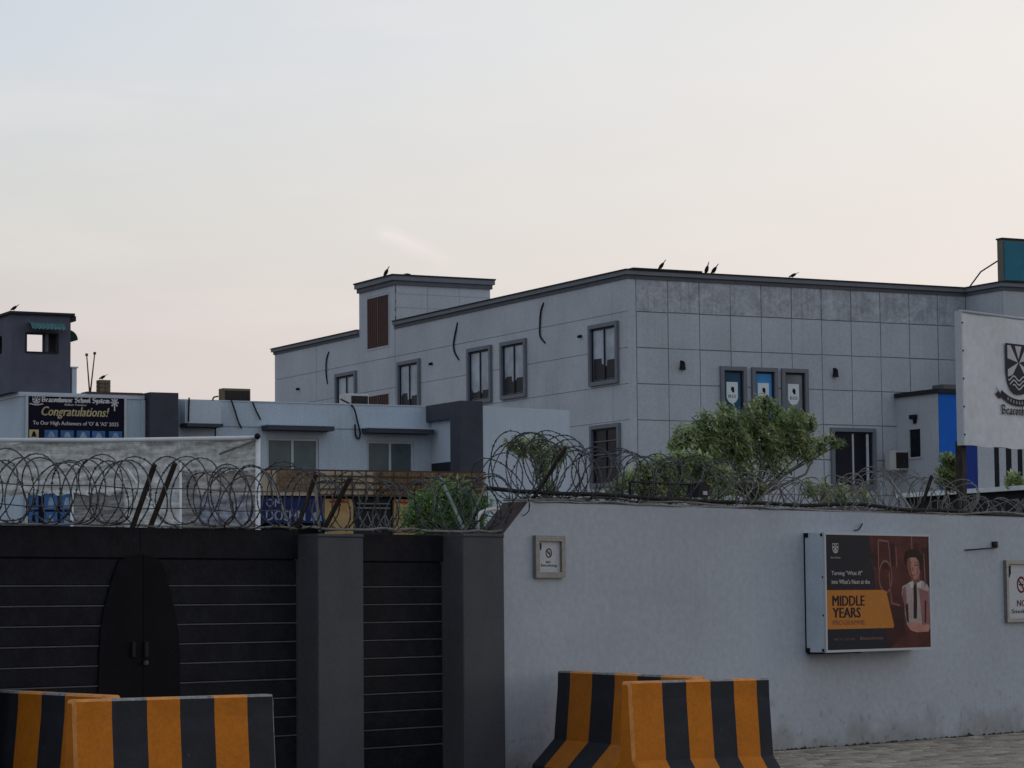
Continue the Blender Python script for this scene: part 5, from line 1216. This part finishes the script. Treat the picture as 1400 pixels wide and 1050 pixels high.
# ------------------------------------------------------------------ plants
def leafy(name, lab, cat, plane, blobs, mats, trunkpx, nleaf, ls, yfrac=.9, whorl=True, grp=None, hang=.0, limbs=True, elong=2.2, trunk_r=.05):
    """blobs: (px, py, radius px, weight) on the vertical plane `plane` (frame, depth)"""
    fr, bb = plane
    sc = lambda x, y: (aty_plane(fr, bb, x, y))
    cs = []
    for (x, y, r, w_) in blobs:
        a, z = fr.R(x, y, bb); a2, _ = fr.R(x + r, y, bb); P = fr.w((a, bb, z)); dist = (P - EYE).length
        cs.append((a, bb, z, r * dist / FPX, w_))
    ta, tz = fr.R(*trunkpx, bb)
    t = thing(name, lab, cat, fr, (ta, bb, 0), grp)
    tot = sum(c_[4] * c_[3] ** 2 for c_ in cs)
    b = MB()
    for (a, y_, z, r, w_) in cs:
        n_ = int(nleaf * w_ * r * r / tot)
        k = 0
        while k < n_:
            while True:
                v = Vector((ru(-1, 1), ru(-1, 1), ru(-1, 1)))
                if .25 < v.length < 1: break
            if math.sin(v.x * 7 + a * 9) * math.sin(v.z * 6 + z * 7) < -.25 and rnd() < .85: k += 1; continue
            c_ = Vector((a + v.x * r * 1.0, y_ + v.y * r * yfrac, z + v.z * r * .95))
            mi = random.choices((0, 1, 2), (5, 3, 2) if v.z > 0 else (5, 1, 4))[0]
            m_ = random.choice((4, 5, 6)) if whorl else 1
            ax = Vector((ru(-.7, .7), ru(-1, .1), ru(.1, 1.1))).normalized(); ph = ru(0, 6)
            for q in range(m_):
                if whorl:
                    e1 = ax.orthogonal().normalized(); e1.rotate(Matrix.Rotation(ph + q * 2 * math.pi / m_, 3, ax)); d = (e1 + Vector((0, 0, -.25 - hang))).normalized()
                else:
                    d = Vector((ru(-1, 1), ru(-1, 1), ru(-.9, .6) - hang)).normalized()
                s_ = ls * ru(.6, 1.25); sd_ = d.cross(Vector((ru(-.4, .4), ru(-.4, .4), 1))).normalized() * s_ / elong
                p0_ = c_ + d * s_ * .1; up_ = d.cross(sd_).normalized() * s_ * .06
                b.add([tuple(p0_), tuple(p0_ + d * s_ * .5 + sd_ * .5 + up_), tuple(p0_ + d * s_), tuple(p0_ + d * s_ * .5 - sd_ * .5 + up_)], [(0, 1, 2, 3)], mi)
                k += 1
    b.build('crown', mats, t)
    tr = MB(); fork = min(c_[2] - c_[3] * .3 for c_ in cs)
    tr.tube([(ta, bb, 0), (ta + .05, bb, fork * .5), (ta - .02, bb + .03, fork)], [trunk_r * 1.3, trunk_r * 1.1, trunk_r], 8); tr.build('trunk', C['bark'], t)
    if limbs:
        for (a, y_, z, r, w_) in cs:
            l = MB(); mid = Vector(((a + ta) / 2 + ru(-.15, .15), bb + ru(-.2, .2), fork + (z - fork) * .4)); tip = Vector((a + ru(-.3, .3) * r, y_ - r * .3, z + r * .5))
            l.tube([(ta, bb, fork - .05), tuple(mid), (a, y_, z), tuple(tip)], [trunk_r * .42, trunk_r * .28, trunk_r * .18, trunk_r * .08], 5); l.build('limb', C['bark'], t)
            for q in range(5):
                l2 = Vector((a + ru(-1, 1) * r * .9, y_ - r * ru(.2, .9), z + ru(-1, .9) * r * .9)); l = MB() if q == 0 else l
                l.tube([(a + ru(-.2, .2) * r, y_, z - r * .4), tuple((Vector((a, y_, z)) + l2) / 2 + Vector((ru(-.05, .05), 0, ru(0, .1)))), tuple(l2)], [trunk_r * .25, trunk_r * .18, trunk_r * .08], 4)
            l.build('twigs', C['bark'], t)
    return t
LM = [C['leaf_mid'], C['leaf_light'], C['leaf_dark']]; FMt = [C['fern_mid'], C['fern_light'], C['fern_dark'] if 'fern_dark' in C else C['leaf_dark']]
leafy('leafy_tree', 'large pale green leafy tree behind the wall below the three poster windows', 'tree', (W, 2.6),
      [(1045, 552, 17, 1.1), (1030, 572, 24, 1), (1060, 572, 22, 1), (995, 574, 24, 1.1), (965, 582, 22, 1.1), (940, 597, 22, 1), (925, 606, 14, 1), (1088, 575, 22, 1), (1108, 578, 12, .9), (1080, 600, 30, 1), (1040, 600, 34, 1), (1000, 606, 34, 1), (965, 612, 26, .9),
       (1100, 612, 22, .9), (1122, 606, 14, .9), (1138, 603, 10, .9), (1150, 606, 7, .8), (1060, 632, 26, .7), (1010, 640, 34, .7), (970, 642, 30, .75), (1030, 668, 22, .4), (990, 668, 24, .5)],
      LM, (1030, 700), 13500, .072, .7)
leafy('leafy_shrub', 'spreading low green shrub behind the wall left of the large tree', 'shrub', (W, 1.7),
      [(930, 632, 20, 1), (905, 640, 20, 1), (882, 648, 20, 1), (862, 658, 17, 1), (845, 668, 12, .8), (955, 636, 24, .9), (830, 676, 8, .7), (890, 668, 22, .8), (925, 662, 26, .8), (960, 662, 24, .7), (985, 655, 22, .6)],
      LM, (920, 700), 6200, .070, .7, trunk_r=.025)
leafy('small_tree', 'small bright leafy treetop before the pale annex, behind the tall coil', 'tree', (W, 2.2),
      [(712, 612, 17, 1), (735, 610, 19, 1), (757, 622, 17, 1), (740, 635, 18, .9), (700, 606, 10, .8), (770, 618, 12, .8), (745, 655, 14, .5), (755, 672, 12, .4)],
      LM, (748, 700), 1500, .075, .6, trunk_r=.02)
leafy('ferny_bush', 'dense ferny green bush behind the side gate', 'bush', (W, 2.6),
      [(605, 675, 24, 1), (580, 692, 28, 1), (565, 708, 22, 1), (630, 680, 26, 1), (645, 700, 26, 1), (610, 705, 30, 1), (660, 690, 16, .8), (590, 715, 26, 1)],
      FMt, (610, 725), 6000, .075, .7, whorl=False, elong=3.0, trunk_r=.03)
leafy('upright_shrub', 'small yellow green upright shrub before the blue panel', 'shrub', (W, 3.4),
      [(1296, 630, 12, 1.2), (1303, 640, 12, 1), (1290, 648, 12, 1), (1300, 660, 15, 1), (1286, 662, 10, .8)],
      LM, (1297, 690), 1500, .08, .8, hang=-.6, trunk_r=.02)
leafy('small_plant', 'small pale plant tip above the shed roof at the right edge', 'plant', (W, 4.6),
      [(1388, 655, 9, 1), (1382, 662, 8, 1), (1394, 662, 7, 1)], LM, (1388, 690), 240, .10, .8, hang=-.8, limbs=False, trunk_r=.015)
leafy('scrub_plant', 'thin straggly scrub on the wall top right of the large tree', 'plant', (W, 1.2),
      [(1125, 672, 16, .5), (1150, 675, 18, .5), (1180, 680, 14, .4), (1105, 668, 12, .5)], LM, (1140, 700), 620, .085, .8, trunk_r=.015)

# ------------------------------------------------------------------ crows
def crow(P, yaw, pitch, s_, lab):
    s_ *= .78
    """P: world point of the feet"""
    b = MB(); b.sm = True
    d = Vector((math.cos(yaw) * math.cos(pitch), math.sin(yaw) * math.cos(pitch), math.sin(pitch))); up = Vector((0, 0, 1)); side = d.cross(up).normalized(); u2 = side.cross(d)
    c_ = Vector((0, 0, .085 * s_))
    prof = [(-.30, .004), (-.26, .022), (-.16, .028), (-.11, .046), (-.04, .064), (.03, .066), (.08, .05), (.105, .036), (.13, .037), (.155, .034), (.175, .016), (.21, .004)]
    rings = []
    base = len(b.v)
    for i, (t, r) in enumerate(prof):
        hd = .02 if t > .09 else 0
        for k in range(8):
            a = 2 * math.pi * k / 8; w_ = r * (1.0 if t > -.12 else .9); h_ = r * (1.0 if t > -.12 else .45)
            b.v.append(tuple(c_ + (d * t + up * hd + side * math.cos(a) * w_ + u2 * math.sin(a) * h_) * s_ + Vector((0, 0, .04 * s_))))
    for i in range(len(prof) - 1):
        for k in range(8): b.f.append((base + i * 8 + k, base + i * 8 + (k + 1) % 8, base + (i + 1) * 8 + (k + 1) % 8, base + (i + 1) * 8 + k)); b.m.append(0)
    for sg in (-1, 1): b.tube([tuple(side * sg * .025 * s_ + c_ + Vector((0, 0, 0))), tuple(side * sg * .025 * s_)], .007 * s_, 5)
    o = bpy.data.objects.new('crow', None)
    bpy.data.objects.remove(o)
    ob = b.build('crow', C['crow_black']); ob.location = P
    return tag(ob, lab, 'crow', 'crows perched on the roofs')
def onRoof(x, z, b0=.0): a, _ = B.R(x, 370, b0); return B.w((a, b0, z))
RT_ = RZ + .03
crow(onRoof(904, RT_ + .045), 2.6, -.85, 1.15, 'crow on the roof edge nearest to the near corner of the tall building')
crow(onRoof(966, RT_), 2.3, -1.15, 1.2, 'left crow of the close pair on the roof edge')
crow(onRoof(976, RT_), 2.4, -.8, 1.2, 'right crow of the close pair on the roof edge')
crow(onRoof(1084, RT_), 2.9, -.45, 1.0, 'lone crow on the right half of the long roof edge')
a, z = B.L(531, 378); crow(B.w((-.1, a, TZ1)), 2.4, -.9, 1.3, 'crow on the left edge of the stair tower roof')
a, z = B.R(558, 376, YT0 - .1); crow(B.w((a, YT0 - .05, TZ1 - .06)), .3, -.1, .8, 'tiny crow crouching on the stair tower roof')
a, z = G.R(19, 428, TB); crow(G.w((a, TB, tz1 + .06)), 2.7, -.5, .75, 'crow on the guard tower roof at far left')
a, z = G.R(142, 520, 0); crow(G.w((a, .1, z1)), 3.0, -.5, .68, 'crow standing on the block of bricks')
